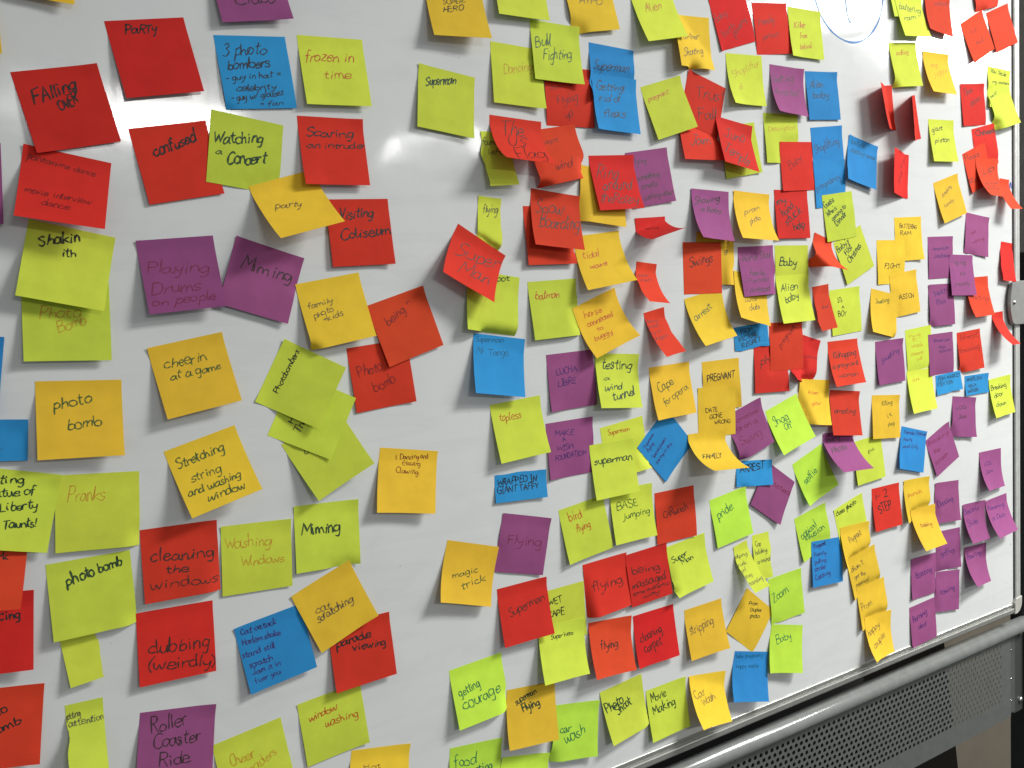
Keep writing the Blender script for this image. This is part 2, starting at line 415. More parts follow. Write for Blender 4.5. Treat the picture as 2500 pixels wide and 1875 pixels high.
# ------------------------------------------------------------------ rolling stand around the board
stand = empty('board_stand', W(1.33, -1.35, -0.03), 'grey steel stand with crossbar and perforated panel below the whiteboard', 'stand')
SL = Vector(stand.location)
def st_obj(o):
    o.location = -SL if o.parent == stand else o.location
    return o
def tube(name, c0, c1, r, mat, parent, n=28, squash=1.0):
    c0, c1 = Vector(W(*c0)), Vector(W(*c1)); d = (c1-c0).normalized()
    a = d.orthogonal().normalized(); b = d.cross(a)
    V, F = [], []
    for c in (c0, c1):
        for k in range(n):
            t = 2*math.pi*k/n; V.append(c + a*(r*math.cos(t)) + b*(r*math.sin(t)))
    for k in range(n):
        j = (k+1) % n; F.append((k, j, n+j, n+k))
    F.append(tuple(range(n))[::-1]); F.append(tuple(range(n, 2*n)))
    return mesh_obj(name, V, F, mat, parent, smooth=True)
def box(name, x0, x1, y0, y1, z0, z1, mat, parent, kind=None):
    V = [W(x0,y0,z1), W(x1,y0,z1), W(x1,y1,z1), W(x0,y1,z1), W(x0,y0,z0), W(x1,y0,z0), W(x1,y1,z0), W(x0,y1,z0)]
    return mesh_obj(name, V, F_BOX, mat, parent, kind=kind)
# crossbar tube
o = tube('crossbar', (-0.30, -0.6440, -0.020), (1.3440, -0.6440, -0.020), 0.0153, M_BAR, stand, n=48); st_obj(o)
# perforated sheet: every hole is cut
PZ = -0.0200; PX, PY, HR = 0.01300, 0.0105, 0.00395
x_right = 1.2521; y_top = -0.6745; rows = 12; cols = 112
V, F = [], []
def vput(x, y, z):
    V.append(W(x, y, z)); return len(V)-1
hx = PX*0.5
NS = 10
def cellgrid():
    for r in range(rows):
        y = y_top - r*PY
        off = 0.0 if r % 2 else hx*0.0
        shift = 0.0 if r % 2 == 0 else -hx
        for c in range(cols):
            cx = x_right - c*PX + shift
            x0, x1, yb, yt = cx-PX/2, cx+PX/2, y-PY/2, y+PY/2
            inner = []; outer = []; back = []
            for k in range(NS):
                t = 2*math.pi*(k+.5)/NS; ct, s_ = math.cos(t), math.sin(t)
                inner.append(vput(cx+HR*ct, y+HR*s_, PZ))
                back.append(vput(cx+HR*ct, y+HR*s_, PZ-0.0011))
                q = min((PX/2)/max(abs(ct), 1e-6), (PY/2)/max(abs(s_), 1e-6))
                outer.append((cx+q*ct, y+q*s_))
            oi = [vput(p[0], p[1], PZ) for p in outer]
            # corners
            cor = {}
            for k in range(NS):
                j = (k+1) % NS
                F.append((inner[k], oi[k], oi[j], inner[j]))
                F.append((back[k], inner[k], inner[j], back[j]))
                ax, ay = outer[k]; bx, by = outer[j]
                if abs(ax-bx) > 1e-6 and abs(ay-by) > 1e-6:
                    qx = x1 if max(ax, bx) > cx + PX/2 - 1e-6 else x0
                    qy = yt if max(ay, by) > y + PY/2 - 1e-6 else yb
                    F.append((oi[k], vput(qx, qy, PZ), oi[j]))
cellgrid()
xl = x_right - (cols-1)*PX - hx - PX/2
xr_ = x_right + PX/2
yt = y_top + PY/2; yb = y_top - (rows-1)*PY - PY/2
def quad(x0, x1, y0, y1, z=PZ):
    a = [vput(x0,y0,z), vput(x1,y0,z), vput(x1,y1,z), vput(x0,y1,z)]; F.append(tuple(a))
quad(xl, 1.2925, yt, -0.655); quad(xl, 1.2925, -0.8350, yb)
for r in range(rows):
    y = y_top - r*PY
    xe = xr_ - (hx if r % 2 else 0); xs = xl + (0 if r % 2 else hx)
    quad(xe, 1.2925, y-PY/2, y+PY/2)
    if r % 2 == 0: quad(xl, xl+hx, y-PY/2, y+PY/2)
# folded lower lip
a = [vput(xl,-0.8350,PZ), vput(1.2925,-0.8350,PZ), vput(1.2925,-0.8365,PZ-0.012), vput(xl,-0.8365,PZ-0.012)]; F.append((a[3], a[2], a[1], a[0]))
o = mesh_obj('perforated_sheet', V, F, M_PANEL, stand); st_obj(o)
# flange and side post
o = box('side_flange', 1.2935, 1.3085, -0.828, -0.660, -0.026, -0.0205, M_POST2, stand); st_obj(o)
o = box('mounting_plate', 1.3090, 1.3460, -0.835, -0.640, -0.030, -0.0240, M_POST, stand); st_obj(o)
o = box('side_post', 1.3460, 1.4100, -1.26, 0.078, -0.050, -0.0180, M_POST, stand); st_obj(o)
o = box('upper_post_lit', 1.3460, 1.4100, 0.135, 0.95, -0.050, -0.0180, M_POST_LIT, stand); st_obj(o)  # upper part of the same post, lamplight put into its colour
o = box('foot', 1.24, 1.42, -1.30, -1.26, -0.40, 0.30, M_POST, stand); st_obj(o)
def screw(name, x, y, z, r, parent):
    V, F = [], []; rings = ((r, 0), (r, r*.25), (r*.75, r*.55), (r*.35, r*.7), (0.001*r, r*.72)); n = 12
    for rr, h in rings:
        for k in range(n):
            t = 2*math.pi*k/n; V.append(W(x+rr*math.cos(t), y+rr*math.sin(t), z+h))
    for q in range(len(rings)-1):
        for k in range(n):
            j = (k+1) % n; F.append((q*n+k, q*n+j, (q+1)*n+j, (q+1)*n+k))
    return mesh_obj(name, V, F, M_SCREW, parent, smooth=True)
for y in (-0.690, -0.753, -0.800):
    o = screw('rivet', 1.2930, y, -0.0200, 0.0020, stand); st_obj(o)
for y in (-0.664, -0.812):
    o = screw('bolt', 1.3350, y, -0.0238, 0.0065, stand); st_obj(o)
brk = prism('pivot_bracket', [(1.3600, -0.0075), (1.3600, 0.0790), (1.2595, 0.0790)] + arc(1.3300, 0.0360, 0.0905, 151, 209, 16)[1:-1] + [(1.2575, -0.0075)], 0.0046, 0.0105, M_BRK, stand, bev=0.0014); st_obj(brk)
o = screw('bracket_screw', 1.2525, 0.0370, 0.0104, 0.0042, brk)
# behind the board
o = box('pivot_block', 1.3440, 1.4120, 0.078, 0.136, -0.052, -0.016, M_GAP, stand); st_obj(o)

# ------------------------------------------------------------------ background
def plain(name, c, rough=0.9, scale=3.0):
    m, nt, b = nodes(name); n = tex_noise(nt, scale, 5.0, 0.6)
    r = ramp(nt, n.outputs['Fac'], [(0.3, tuple(x*.85 for x in c)+(1,)), (0.7, tuple(x*1.1 for x in c)+(1,))])
    nt.links.new(r.outputs[0], b.inputs['Base Color']); b.inputs['Roughness'].default_value = rough
    return m
box('floor', -4.0, 6.0, -1.37, -1.35, -2.2, 4.0, plain('dark_carpet', (0.012, 0.012, 0.011), 0.95, 40.0), None, kind='structure')
box('back_wall', -4.0, 6.0, -1.35, 1.6, -1.90, -1.80, plain('dark_curtain_wall', (0.010, 0.011, 0.010), 0.95, 2.0), None, kind='structure')
col = empty('wall_pillar', W(1.65, -1.35, -0.30), 'beige wall pillar seen through the gap below the whiteboard', 'pillar')
o = mesh_obj('plaster', [W(*p) for p in [(1.513,-1.35,-0.25),(2.15,-1.35,-0.25),(2.15,0.9,-0.25),(1.16,0.9,-0.25),(1.513,-1.35,-0.5),(2.15,-1.35,-0.5),(2.15,0.9,-0.5),(1.16,0.9,-0.5)]], F_BOX, plain('beige_plaster', (0.115, 0.100, 0.075), 0.85, 6.0), col)
o.location = -Vector(col.location)

# ------------------------------------------------------------------ sticky notes
S0 = 0.012
GX0, GY0, GS = -0.80, -0.75, 0.002
CNT = np.zeros((720, 1060))            # sheets already lying at each spot
CEIL = np.full((720, 1060), 9.0)        # underside of the sheets above each spot
def surf(u, v, p):
    x, y, r, a, k, ph = p
    du, dv = math.sin(ph), math.cos(ph)
    s = u*du + v*dv; t = np.maximum(s - S0, 0)
    kk = k if abs(k) > 1e-3 else 1e-3
    Ic = (np.sin(a+kk*t) - math.sin(a))/kk; Is = (math.cos(a) - np.cos(a+kk*t))/kk
    dl = np.where(t > 0, S0 + Ic - s, 0)
    u2 = u + du*dl; v2 = v + dv*dl
    z = np.where(t > 0, Is, 0)
    return np.stack([x + u2*math.cos(r) + v2*math.sin(r), y + u2*math.sin(r) - v2*math.cos(r), z], -1)
def cell(X, Y):
    i = np.clip(((Y-GY0)/GS).round().astype(int), 0, CNT.shape[0]-1); j = np.clip(((X-GX0)/GS).round().astype(int), 0, CNT.shape[1]-1)
    return i, j
def spread(P):
    n, m = P.shape[:2]; K = 5
    a = np.linspace(0, n-1, n*K); b = np.linspace(0, m-1, m*K)
    i = np.minimum(a.astype(int), n-2); fa = (a-i)[:, None, None]; j = np.minimum(b.astype(int), m-2); fb = (b-j)[None, :, None]
    return (P[i][:, j]*(1-fa)*(1-fb) + P[i+1][:, j]*fa*(1-fb) + P[i][:, j+1]*(1-fa)*fb + P[i+1][:, j+1]*fa*fb).reshape(-1, 3)
def soft(L, k=5):
    base = L.copy()
    for _ in range(k):
        S = L.copy()
        S[1:-1] = (L[:-2] + L[2:] + 2*L[1:-1])/4; S[:, 1:-1] = (S[:, :-2] + S[:, 2:] + 2*S[:, 1:-1])/4
        L = np.maximum(S, base)
    return L

def bend_note(idx, col, p, w, h, z0, tear, label, texts):
    rng = random.Random(1000 + idx); nr = 34 if tear else 18; nc = 34 if tear in ('tt', 'tb') else 18
    us = np.linspace(-w/2, w/2, nc); vs = np.concatenate([[0, S0*0.5], np.linspace(S0, h, nr-2)])
    U, Vv = np.meshgrid(us, vs)
    def jag(n, amp):
        a_, b_ = rng.uniform(0, 6), rng.uniform(0, 6); t_ = np.linspace(0, 1, n)
        r_ = 0.5 + 0.3*np.sin(t_*rng.uniform(4, 8) + a_) + 0.14*np.sin(t_*rng.uniform(11, 17) + b_)
        return amp*0.75*(r_ + np.array([rng.uniform(0, .12) for _ in range(n)]))
    if tear in ('tl', 'tr'):
        e = jag(nr, w*0.16)[:, None]
        U = (U + e*(w/2 - U)/w) if tear == 'tl' else (U - e*(U + w/2)/w)
    elif tear:
        e = jag(nc, h*0.10)[None, :]
        Vv = (Vv + e*(h - Vv)/h) if tear == 'tt' else (Vv - e*Vv/h)
    P = surf(U, Vv, p); P[..., 2] += 0.0002
    # small natural irregularities: waviness growing away from the glue, corners that let go a little
    f = np.clip((Vv - S0)/h, 0, 1)
    ph1, ph2 = rng.uniform(0, 6.3), rng.uniform(0, 6.3); am = rng.uniform(0.0002, 0.0009)
    P[..., 2] += f*am*(1 + np.sin(U/w*rng.uniform(3, 6) + ph1) * np.sin(Vv/h*rng.uniform(2, 5) + ph2))
    if rng.random() < 0.6:
        d = np.hypot(U - w/2, Vv)/0.020; P[..., 2] += rng.uniform(.0008, .0024)*np.clip(1-d, 0, 1)**1.5
    if rng.random() < 0.3:
        d = np.hypot(U + w/2, Vv)/0.016; P[..., 2] += rng.uniform(.0006, .0018)*np.clip(1-d, 0, 1)**1.5
    sgn = rng.choice((-1, 1)); d = np.hypot(U - sgn*w/2, Vv - h)/0.028
    P[..., 2] += rng.uniform(.0002, .0030)*np.clip(1-d, 0, 1)**1.7
    i, j = cell(P[..., 0], P[..., 1])
    floor_ = soft(0.00042*CNT[i, j], 3)      # ride on the sheets underneath
    P[..., 2] += floor_
    Q = spread(P); ii, jj = cell(Q[:, 0], Q[:, 1]); m_ = np.zeros_like(CNT, bool); m_[ii, jj] = True; CNT[m_] += 1
    return dict(P=P, U=U, us=us, vs=vs, nr=nr, nc=nc, floor=floor_, rng=rng, args=(col, p, w, h, z0, tear, label, texts))
def press_note(d):
    P = d['P']; i, j = cell(P[..., 0], P[..., 1])
    # widest cover within 2 mm so no edge pokes through
    c = CEIL[i, j]
    for a, b in ((1, 0), (-1, 0), (0, 1), (0, -1)):
        c = np.minimum(c, CEIL[np.clip(i+a, 0, 719), np.clip(j+b, 0, 1059)])
    over = np.maximum(0, P[..., 2] - (c - 0.00032))
    over = soft(over, 5)
    P[..., 2] = np.maximum(P[..., 2] - over, 0.0002 + d['floor'])
    Q = spread(P); ii, jj = cell(Q[:, 0], Q[:, 1]); np.minimum.at(CEIL, (ii, jj), Q[:, 2])
def build_note(d):
    P, U, us, vs, nr, nc, rng = (d[k] for k in ('P', 'U', 'us', 'vs', 'nr', 'nc', 'rng'))
    col, p, w, h, z0, tear, label, texts = d['args']
    # normals of the bent sheet
    gu = np.gradient(P, axis=1); gv = np.gradient(P, axis=0)
    N = np.cross(gv, gu); N /= np.linalg.norm(N, axis=-1, keepdims=True) + 1e-12
    T = 0.00010
    front = P.reshape(-1, 3); back = (P - N*T).reshape(-1, 3)
    org = np.array([p[0], p[1], z0]); OW = Vector(W(*org))
    VV = [tuple(Vector(W(*q)) - OW) for q in front] + [tuple(Vector(W(*q)) - OW) for q in back]
    VV = VV + VV
    n0 = len(front); FF = []
    for i in range(nr-1):
        for j in range(nc-1):
            a = i*nc + j; FF.append((a, a+nc, a+nc+1, a+1)); FF.append((n0+a, n0+a+1, n0+a+nc+1, n0+a+nc))
    def rim(a, b): FF.append((2*n0+a, 2*n0+b, 3*n0+b, 3*n0+a))
    for j in range(nc-1):
        rim(j, j+1); rim((nr-1)*nc+j+1, (nr-1)*nc+j)
    for i in range(nr-1):
        rim((i+1)*nc, i*nc); rim(i*nc+nc-1, (i+1)*nc+nc-1)
    used = sorted({q for f_ in FF for q in f_}); remap = {q: k for k, q in enumerate(used)}
    VV = [VV[q] for q in used]; FF = [tuple(remap[q] for q in f_) for f_ in FF]
    o = mesh_obj('sticky_note', VV, FF, PAPER[col], None, smooth=True, loc=OW)
    me = o.data
    sm = [len(pl.vertices) == 4 and k < 2*(nr-1)*(nc-1) for k, pl in enumerate(me.polygons)]
    me.polygons.foreach_set('use_smooth', sm)
    o['label'] = label; o['category'] = 'sticky note'; o['group'] = 'sticky notes on the whiteboard'
    # writing
    u_rng = U; inkm = None; TV, TF = [], []
    if texts: inkm = texts[0][0]
    def place(u, v):
        fv = float(np.interp(min(max(v, 0.0004), h-0.0004), vs, np.arange(nr)))
        i = min(int(fv), nr-2); fv -= i
        row = U[i]*(1-fv) + U[i+1]*fv
        fu = float(np.interp(min(max(u, row[0]+0.0004), row[-1]-0.0004), row, np.arange(nc)))
        j = min(int(fu), nc-2); fu -= j
        q = P[i, j]*(1-fu)*(1-fv) + P[i, j+1]*fu*(1-fv) + P[i+1, j]*(1-fu)*fv + P[i+1, j+1]*fu*fv
        nn = N[i, j]
        return tuple(Vector(W(*(q + nn*0.00022))) - OW)
    lines = []
    for ik, size, slant, u0, v0, u1, v1, txt in texts:
        TV, TF = [], []; lines.append((ik, TV, TF))
        width, ss = text_lines(txt, rng)
        e = np.array([u1-u0, v1-v0])/1000.0; L = float(np.linalg.norm(e)) + 1e-9; e /= L
        up = np.array([e[1], -e[0]]); s = size/1000.0/9.0; sx = L/width
        lw = INK[ik][1]*rng.uniform(.95, 1.25)*1.12
        lw = min(lw, size/1000.0*0.145)
        slant = max(-.1, min(.45, slant + 0.12))
        for st in ss:
            path = [(u0/1000.0 + e[0]*(gx*sx + slant*gy*s) + up[0]*gy*s, v0/1000.0 + e[1]*(gx*sx + slant*gy*s) + up[1]*gy*s) for gx, gy in st]
            # keep only what stays on the sheet
            run = []
            for q in path:
                if -w/2 + .0003 < q[0] < w/2 - .0003 and 0.0003 < q[1] < h - .0003: run.append(q)
                else:
                    ribbon(run, lw, TV, TF, place); run = []
            ribbon(run, lw, TV, TF, place)
    for ik, TV, TF in lines:
        if TF: mesh_obj('handwriting', TV, TF, INK[ik][0], o)
    return o

NOTES = [
('O',(-0.397,0.4714,-0.0911,0.1263,-0.1532,-0.0018),0.076,0.076,0.0003,'','orange note whose lower corner dips in at the top left edge of the photo',[]),
('O',(-0.4672,0.4158,-0.0163,0.141,0.4654,0.0033),0.076,0.076,0.0003,'','sliver of an orange note at the left edge beside the red FALLING note',[]),
('P',(-0.4769,0.2641,-0.0613,0.1127,-0.6962,-0.0018),0.076,0.076,0.0003,'','sliver of a purple note at the left edge beside the red pantomime dance note',[]),
('B',(-0.4904,0.0877,-0.1636,0.1317,0.0745,0.0002),0.076,0.076,0.0003,'','sliver of a tilted blue note at the left edge above the half blue note',[]),
('B',(-0.4738,0.0053,-0.1077,0.13,0.0,0.0001),0.0666,0.0394,0.0003,'','half height blue note at the left edge left of the orange photo bomb note',[('k',2.1,-0.05,5.0,28.5,13.1,29.0,'-')]),
('Y',(-0.3968,0.1306,-0.0639,0.1199,-0.3753,0.0102),0.076,0.076,0.0003,'','lime note reading Photo Bomb in faint orange,mostly under the Shakin it note',[('c',11.7,0.06,-24.5,36.0,11.2,32.9,'Photo'),('c',9.9,0.11,-8.5,49.8,16.3,40.0,'Bomb')]),
('Y',(-0.3857,0.1828,-0.2458,0.1611,1.3962,-0.0142),0.076,0.076,0.0003,'','lime note reading Shakin it in thick black at the left',[('K',10.7,0.12,-26.4,23.6,7.8,11.1,'Shakin'),('K',3.1,0.13,6.0,2.7,10.5,-0.0,'-'),('K',8.7,0.1,-6.0,30.4,7.1,26.7,'ith')]),
('R',(-0.3832,0.2543,-0.1997,0.2378,5.6975,0.1564),0.076,0.076,0.0003,'','red note reading movie interview dance in faint pencil at the left',[('r',6.4,0.04,-34.0,12.3,25.4,17.1,'pantomime dance'),('r',7.2,0.01,-32.7,47.3,24.1,49.3,'movie interview'),('r',7.5,0.0,-17.5,58.2,6.3,59.2,'dance')]),
('R',(-0.3878,0.3348,0.198,0.094,-1.5517,0.0019),0.076,0.076,0.0003,'','large red note reading FALLING OVER in thick black at the upper left',[('K',12.1,0.21,-27.9,31.9,13.3,21.6,'FAlling'),('K',9.6,0.19,-6.9,41.0,12.1,33.8,'OVER')]),
('R',(-0.3028,0.3901,0.1684,0.1221,-0.2481,0.0258),0.076,0.076,0.0003,'','red note reading PARTY in thick black at the top left',[('K',8.9,0.21,-22.2,13.6,8.2,13.2,'PaRTy')]),
('R',(-0.2901,0.2875,0.1705,0.083,-1.591,-0.002),0.076,0.076,0.0003,'','red note reading confused in thick black left of the Watching note',[('K',11.7,0.15,-21.4,29.8,24.6,19.6,'confused')]),
('P',(-0.2029,0.4741,0.1599,0.1257,-0.0475,-0.0373),0.076,0.076,0.0003,'','purple note cut by the top edge above the blue photo bombers note',[('k',13.7,0.25,-20.6,59.2,24.5,56.4,'Clubs')]),
('B',(-0.1991,0.3854,0.0869,0.0835,-1.6561,0.0064),0.076,0.076,0.0003,'','blue note listing 3 photo bombers in dark pen near the top',[('k',12.5,0.2,-32.2,20.6,15.1,18.4,'3 photo'),('k',10.2,0.19,-29.8,35.2,15.5,32.6,'bombers'),('k',6.7,0.18,-34.2,47.2,25.3,42.5,'- guy in hat ='),('k',6.8,0.17,-24.6,58.0,18.1,55.4,'celebrity'),('k',6.7,0.15,-32.1,68.2,25.0,61.9,'- guy w/ glasses'),('k',5.7,0.15,-1.9,73.8,23.8,72.5,'= fan')]),
('Y',(-0.1099,0.3939,0.04,0.1198,-0.3919,0.009),0.076,0.076,0.0003,'','lime note reading frozen in time in orange pen',[('o',12.3,0.22,-32.9,28.3,24.8,26.1,'frozen in'),('o',9.8,0.2,-14.4,47.6,18.6,44.8,'time')]),
('Y',(-0.208,0.2999,-0.1579,0.0772,-1.889,0.0049),0.076,0.076,0.0003,'','lime note reading Watching a Concert in dark green pen',[('G',12.7,0.15,-34.9,34.7,17.0,24.2,'Watching'),('G',6.9,0.13,-30.8,45.5,-23.5,44.6,'a'),('G',13.8,0.12,-19.4,54.3,22.0,45.5,'Concert')]),
('R',(-0.0918,0.216,0.026,0.0954,-1.2147,-0.0022),0.076,0.076,0.0003,'','red note reading Visiting Coliseum in black pen',[('K',11.3,0.11,-24.6,22.7,18.0,21.0,'Visiting'),('K',11.2,0.08,-26.3,45.9,37.7,40.9,'Coliseum')]),
('O',(-0.1769,0.2377,0.2769,0.4604,5.7767,-0.0993),0.076,0.076,0.0003,'','orange note reading party,curling over the red Coliseum note',[('p',9.0,0.18,-23.0,32.9,5.1,39.6,'party')]),
('R',(-0.1166,0.3058,0.0089,0.1297,0.0,-0.0129),0.076,0.076,0.0003,'','red note reading Scaring an intruder in black pen',[('K',10.0,0.17,-30.8,21.6,25.5,21.5,'Scaring'),('K',7.5,0.17,-31.4,35.9,37.3,33.8,'an intruder')]),
('P',(-0.195,0.1625,-0.3404,0.103,-1.0262,0.0135),0.076,0.076,0.0003,'','tilted purple note reading Miming in black pen',[('k',15.3,0.06,-26.8,32.3,31.0,30.1,'Miming')]),
('P',(-0.2928,0.173,0.066,0.1539,1.1465,-0.023),0.076,0.076,0.0003,'','purple note reading Playing Drums on people in maroon pen',[('m',12.6,0.08,-33.1,33.6,27.1,38.8,'Playing'),('m',12.5,0.09,-33.5,56.7,14.8,56.6,'Drums'),('m',9.1,0.09,-34.6,68.2,28.4,67.7,'on people')]),
('O',(-0.3939,0.0349,-0.0693,0.1504,1.0598,-0.0307),0.076,0.076,0.0003,'','orange note reading photo bomb in green pen at the left',[('g',11.8,0.04,-23.2,28.1,10.9,21.8,'photo'),('g',11.9,0.02,-12.4,48.7,19.1,44.3,'bomb')]),
('O',(-0.292,0.068,0.1576,0.1597,1.527,0.0645),0.076,0.076,0.0003,'','orange note reading cheering at a game in green pen',[('g',11.4,0.04,-27.1,24.4,15.2,26.5,'cheerin'),('g',9.2,0.05,-24.7,37.6,27.0,38.0,'at a game')]),
('O',(-0.2862,-0.0363,0.2551,0.2144,4.4956,-0.0075),0.076,0.076,0.0003,'','tilted orange note reading Stretching string and washing window',[('g',10.4,0.03,-31.8,23.0,19.9,21.7,'Stretching'),('g',9.4,0.02,-25.0,41.1,8.2,41.4,'string'),('g',8.2,0.03,-32.7,54.4,23.5,54.6,'and washing'),('g',9.5,0.02,-17.6,66.4,22.9,67.6,'window')]),
('Y',(-0.3856,-0.059,-0.0889,0.1015,-1.182,-0.0016),0.076,0.076,0.0003,'','lime note reading Pranks in faint orange pen at the left',[('c',14.1,-0.06,-27.9,26.7,6.7,27.2,'Pranks')]),
('R',(-0.4893,-0.1598,-0.0997,0.1294,-0.0227,0.0023),0.076,0.076,0.0003,'','red note at the left edge with a black word ending in g',[('K',9.5,-0.1,-10.4,26.5,27.3,25.9,'Dancing')]),
('R',(-0.4888,-0.1062,-0.1776,0.4016,11.084,0.138),0.076,0.076,0.0003,'','red note at the left edge under the lime Liberty note',[('K',7.8,-0.11,3.1,20.8,22.9,20.4,'Park')]),
('Y',(-0.4545,-0.0458,-0.2593,0.1167,-0.5825,-0.0033),0.076,0.076,0.0003,'','lime note at the left edge reading of Liberty Taunts in dark green pen',[('G',8.9,-0.06,-20.8,14.6,7.7,11.7,'siting'),('G',8.3,-0.04,-23.7,30.0,18.7,21.2,'Statue of'),('G',8.4,-0.05,-8.4,40.1,23.6,34.2,'Liberty'),('G',8.7,-0.06,-3.2,56.3,25.0,51.2,'Taunts!')]),
('R',(-0.4887,-0.2521,-0.1502,0.1311,0.0488,0.005),0.076,0.076,0.0003,'','red note in the bottom left corner reading photo bomb in black',[('K',8.7,-0.11,-14.3,28.1,8.7,23.9,'photo'),('K',8.9,-0.06,1.3,42.6,19.9,35.9,'omb')]),
('Y',(-0.418,-0.2132,0.1012,0.1535,0.6389,-0.0392),0.0337,0.0527,0.0003,'tr','torn lime strip sticking out beneath the lime photo bomb note at the left',[]),
('Y',(-0.4016,-0.1417,-0.0017,0.1225,-0.2897,-0.0131),0.076,0.076,0.0003,'','lime note reading photo bomb in dark green pen at the lower left',[('G',11.1,-0.02,-22.2,24.6,3.8,18.9,'photo'),('G',10.4,-0.03,7.6,17.6,29.6,13.9,'bomb')]),
('Y',(-0.42,-0.2862,-0.0357,0.25,6.5604,0.018),0.0362,0.0744,0.0003,'tl','torn lime strip reading getting attention at the bottom left',[('p',7.2,-0.11,-16.9,15.3,-2.4,14.0,'getting'),('p',6.9,-0.14,-14.2,21.8,17.8,22.0,'attention')]),
('R',(-0.3148,-0.1245,-0.032,0.1197,-0.3974,-0.0047),0.076,0.076,0.0003,'','red note reading cleaning the windows in black pen',[('k',11.5,-0.09,-31.1,33.7,32.7,39.2,'cleaning'),('k',9.4,-0.1,-16.4,47.9,7.0,50.9,'the'),('k',10.4,-0.1,-32.7,62.8,36.0,65.9,'windows')]),
('R',(-0.326,-0.2102,-0.0489,0.1093,-0.8112,0.0215),0.076,0.076,0.0003,'','red note reading clubbing weirdly in black pen',[('k',13.6,-0.14,-28.8,43.8,32.7,49.0,'clubbing'),('k',12.5,-0.16,-30.5,60.3,38.0,69.8,'(weirdly)')]),
('Y',(-0.2352,-0.1365,-0.062,0.087,-1.94,0.018),0.076,0.076,0.0003,'','lime note reading Washing Windows in faint orange pen',[('c',12.1,-0.09,-33.9,24.2,15.2,26.2,'Washing'),('c',10.1,-0.11,-18.5,46.3,29.3,46.3,'Windows')]),
('Y',(-0.155,-0.1277,-0.0513,0.0993,-1.2946,0.0001),0.076,0.076,0.0003,'','lime note reading Miming in dark green pen',[('G',13.2,-0.09,-31.0,34.1,15.6,34.5,'Miming')]),
('Y',(-0.1694,-0.3501,0.0774,0.0912,-2.1602,0.0072),0.076,0.076,0.0003,'','lime note reading window washing in orange red pen',[('o',8.6,-0.16,-27.8,24.8,7.0,22.2,'window'),('o',9.9,-0.19,-10.6,37.7,29.9,39.7,'washing')]),
('R',(-0.1267,-0.2728,0.0229,0.1191,-0.4045,0.0192),0.076,0.076,0.0003,'','red note reading parade viewing in black,under the orange cat note',[('K',10.8,-0.14,-31.0,25.2,12.0,23.7,'parade'),('K',9.5,-0.15,-12.3,34.0,28.8,38.1,'viewing')]),
('B',(-0.2313,-0.2431,0.1423,0.1189,-0.4912,0.0025),0.076,0.076,0.0003,'','blue note with six short lines of purple writing,under the orange cat note',[('b',7.0,-0.12,-32.4,10.2,7.1,12.3,'Cat attack'),('b',6.8,-0.12,-33.5,21.5,9.0,25.6,'Harlem shake'),('b',6.8,-0.12,-36.9,34.8,-1.0,37.1,'stand still'),('b',6.9,-0.12,-32.5,48.4,-5.9,49.5,'scratch'),('b',6.3,-0.13,-31.2,56.7,0.6,58.2,'Jam it in'),('b',5.8,-0.12,-30.3,66.6,-2.1,66.7,'ficer you')]),
('O',(-0.1689,-0.2133,0.372,0.1173,0.2928,-0.1111),0.076,0.076,0.0003,'','tilted orange note reading cat scratching in pencil',[('p',9.5,-0.1,-23.5,34.3,-5.5,38.2,'cat'),('p',9.6,-0.09,-25.8,43.7,21.2,46.3,'scratching')]),
('Y',(-0.2644,-0.3663,0.1194,0.1231,-0.2889,0.0018),0.076,0.076,0.0003,'','lime note reading Cheerleaders in faint orange at the bottom edge',[('c',11.5,-0.16,-24.0,30.9,2.8,31.3,'Cheer'),('c',10.8,-0.08,-10.1,47.9,25.5,37.9,'leaders')]),
('P',(-0.3316,-0.3195,-0.1603,0.1271,-0.1212,0.001),0.076,0.076,0.0003,'','purple note reading Roller Coaster Ride in dark pen',[('k',15.0,-0.16,-26.3,23.5,9.9,19.3,'Roller'),('k',13.7,-0.18,-23.4,39.3,24.2,37.1,'Coaster'),('k',13.5,-0.21,-17.5,57.6,15.0,58.7,'Ride')]),
('O',(-0.1103,-0.4347,-0.197,0.1762,3.8429,0.0122),0.076,0.076,0.0003,'','orange note with curling corner cut by the bottom edge of the photo',[('p',5.8,-0.19,-20.9,24.3,1.3,24.2,'Hot')]),
('R',(-0.0798,0.0494,0.0813,0.0779,-2.0185,-0.0087),0.076,0.076,0.0003,'','red note reading Photo bomb,half under the red being note',[('r',12.9,-0.03,-29.0,35.7,1.6,31.7,'Photo'),('r',12.0,-0.07,-12.3,57.1,16.1,47.6,'bomb')]),
('R',(-0.0531,0.1041,0.281,0.0999,-1.2166,-0.0118),0.076,0.076,0.0003,'','tilted red note reading being in pencil,beside the orange family note',[('r',10.5,-0.05,-21.7,31.8,6.4,22.1,'being'),('r',5.3,-0.05,10.8,15.2,17.5,14.0,'n')]),
('O',(-0.1338,0.127,0.1477,0.1555,1.4545,0.058),0.076,0.076,0.0003,'','orange note reading family photo kids in pencil',[('p',7.4,0.07,-30.6,29.9,-0.5,28.2,'family'),('p',6.8,0.06,-27.0,42.3,-2.4,37.0,'photo'),('p',7.4,0.06,-17.6,48.2,7.5,44.3,'+kids')]),
('Y',(-0.167,-0.0378,0.4578,0.1754,1.6472,0.0136),0.076,0.076,0.0003,'','bright lime note at the bottom of the stack of three tilted lime notes',[('K',6.2,0.01,-20.0,26.5,-1.2,15.0,'Ghost')]),
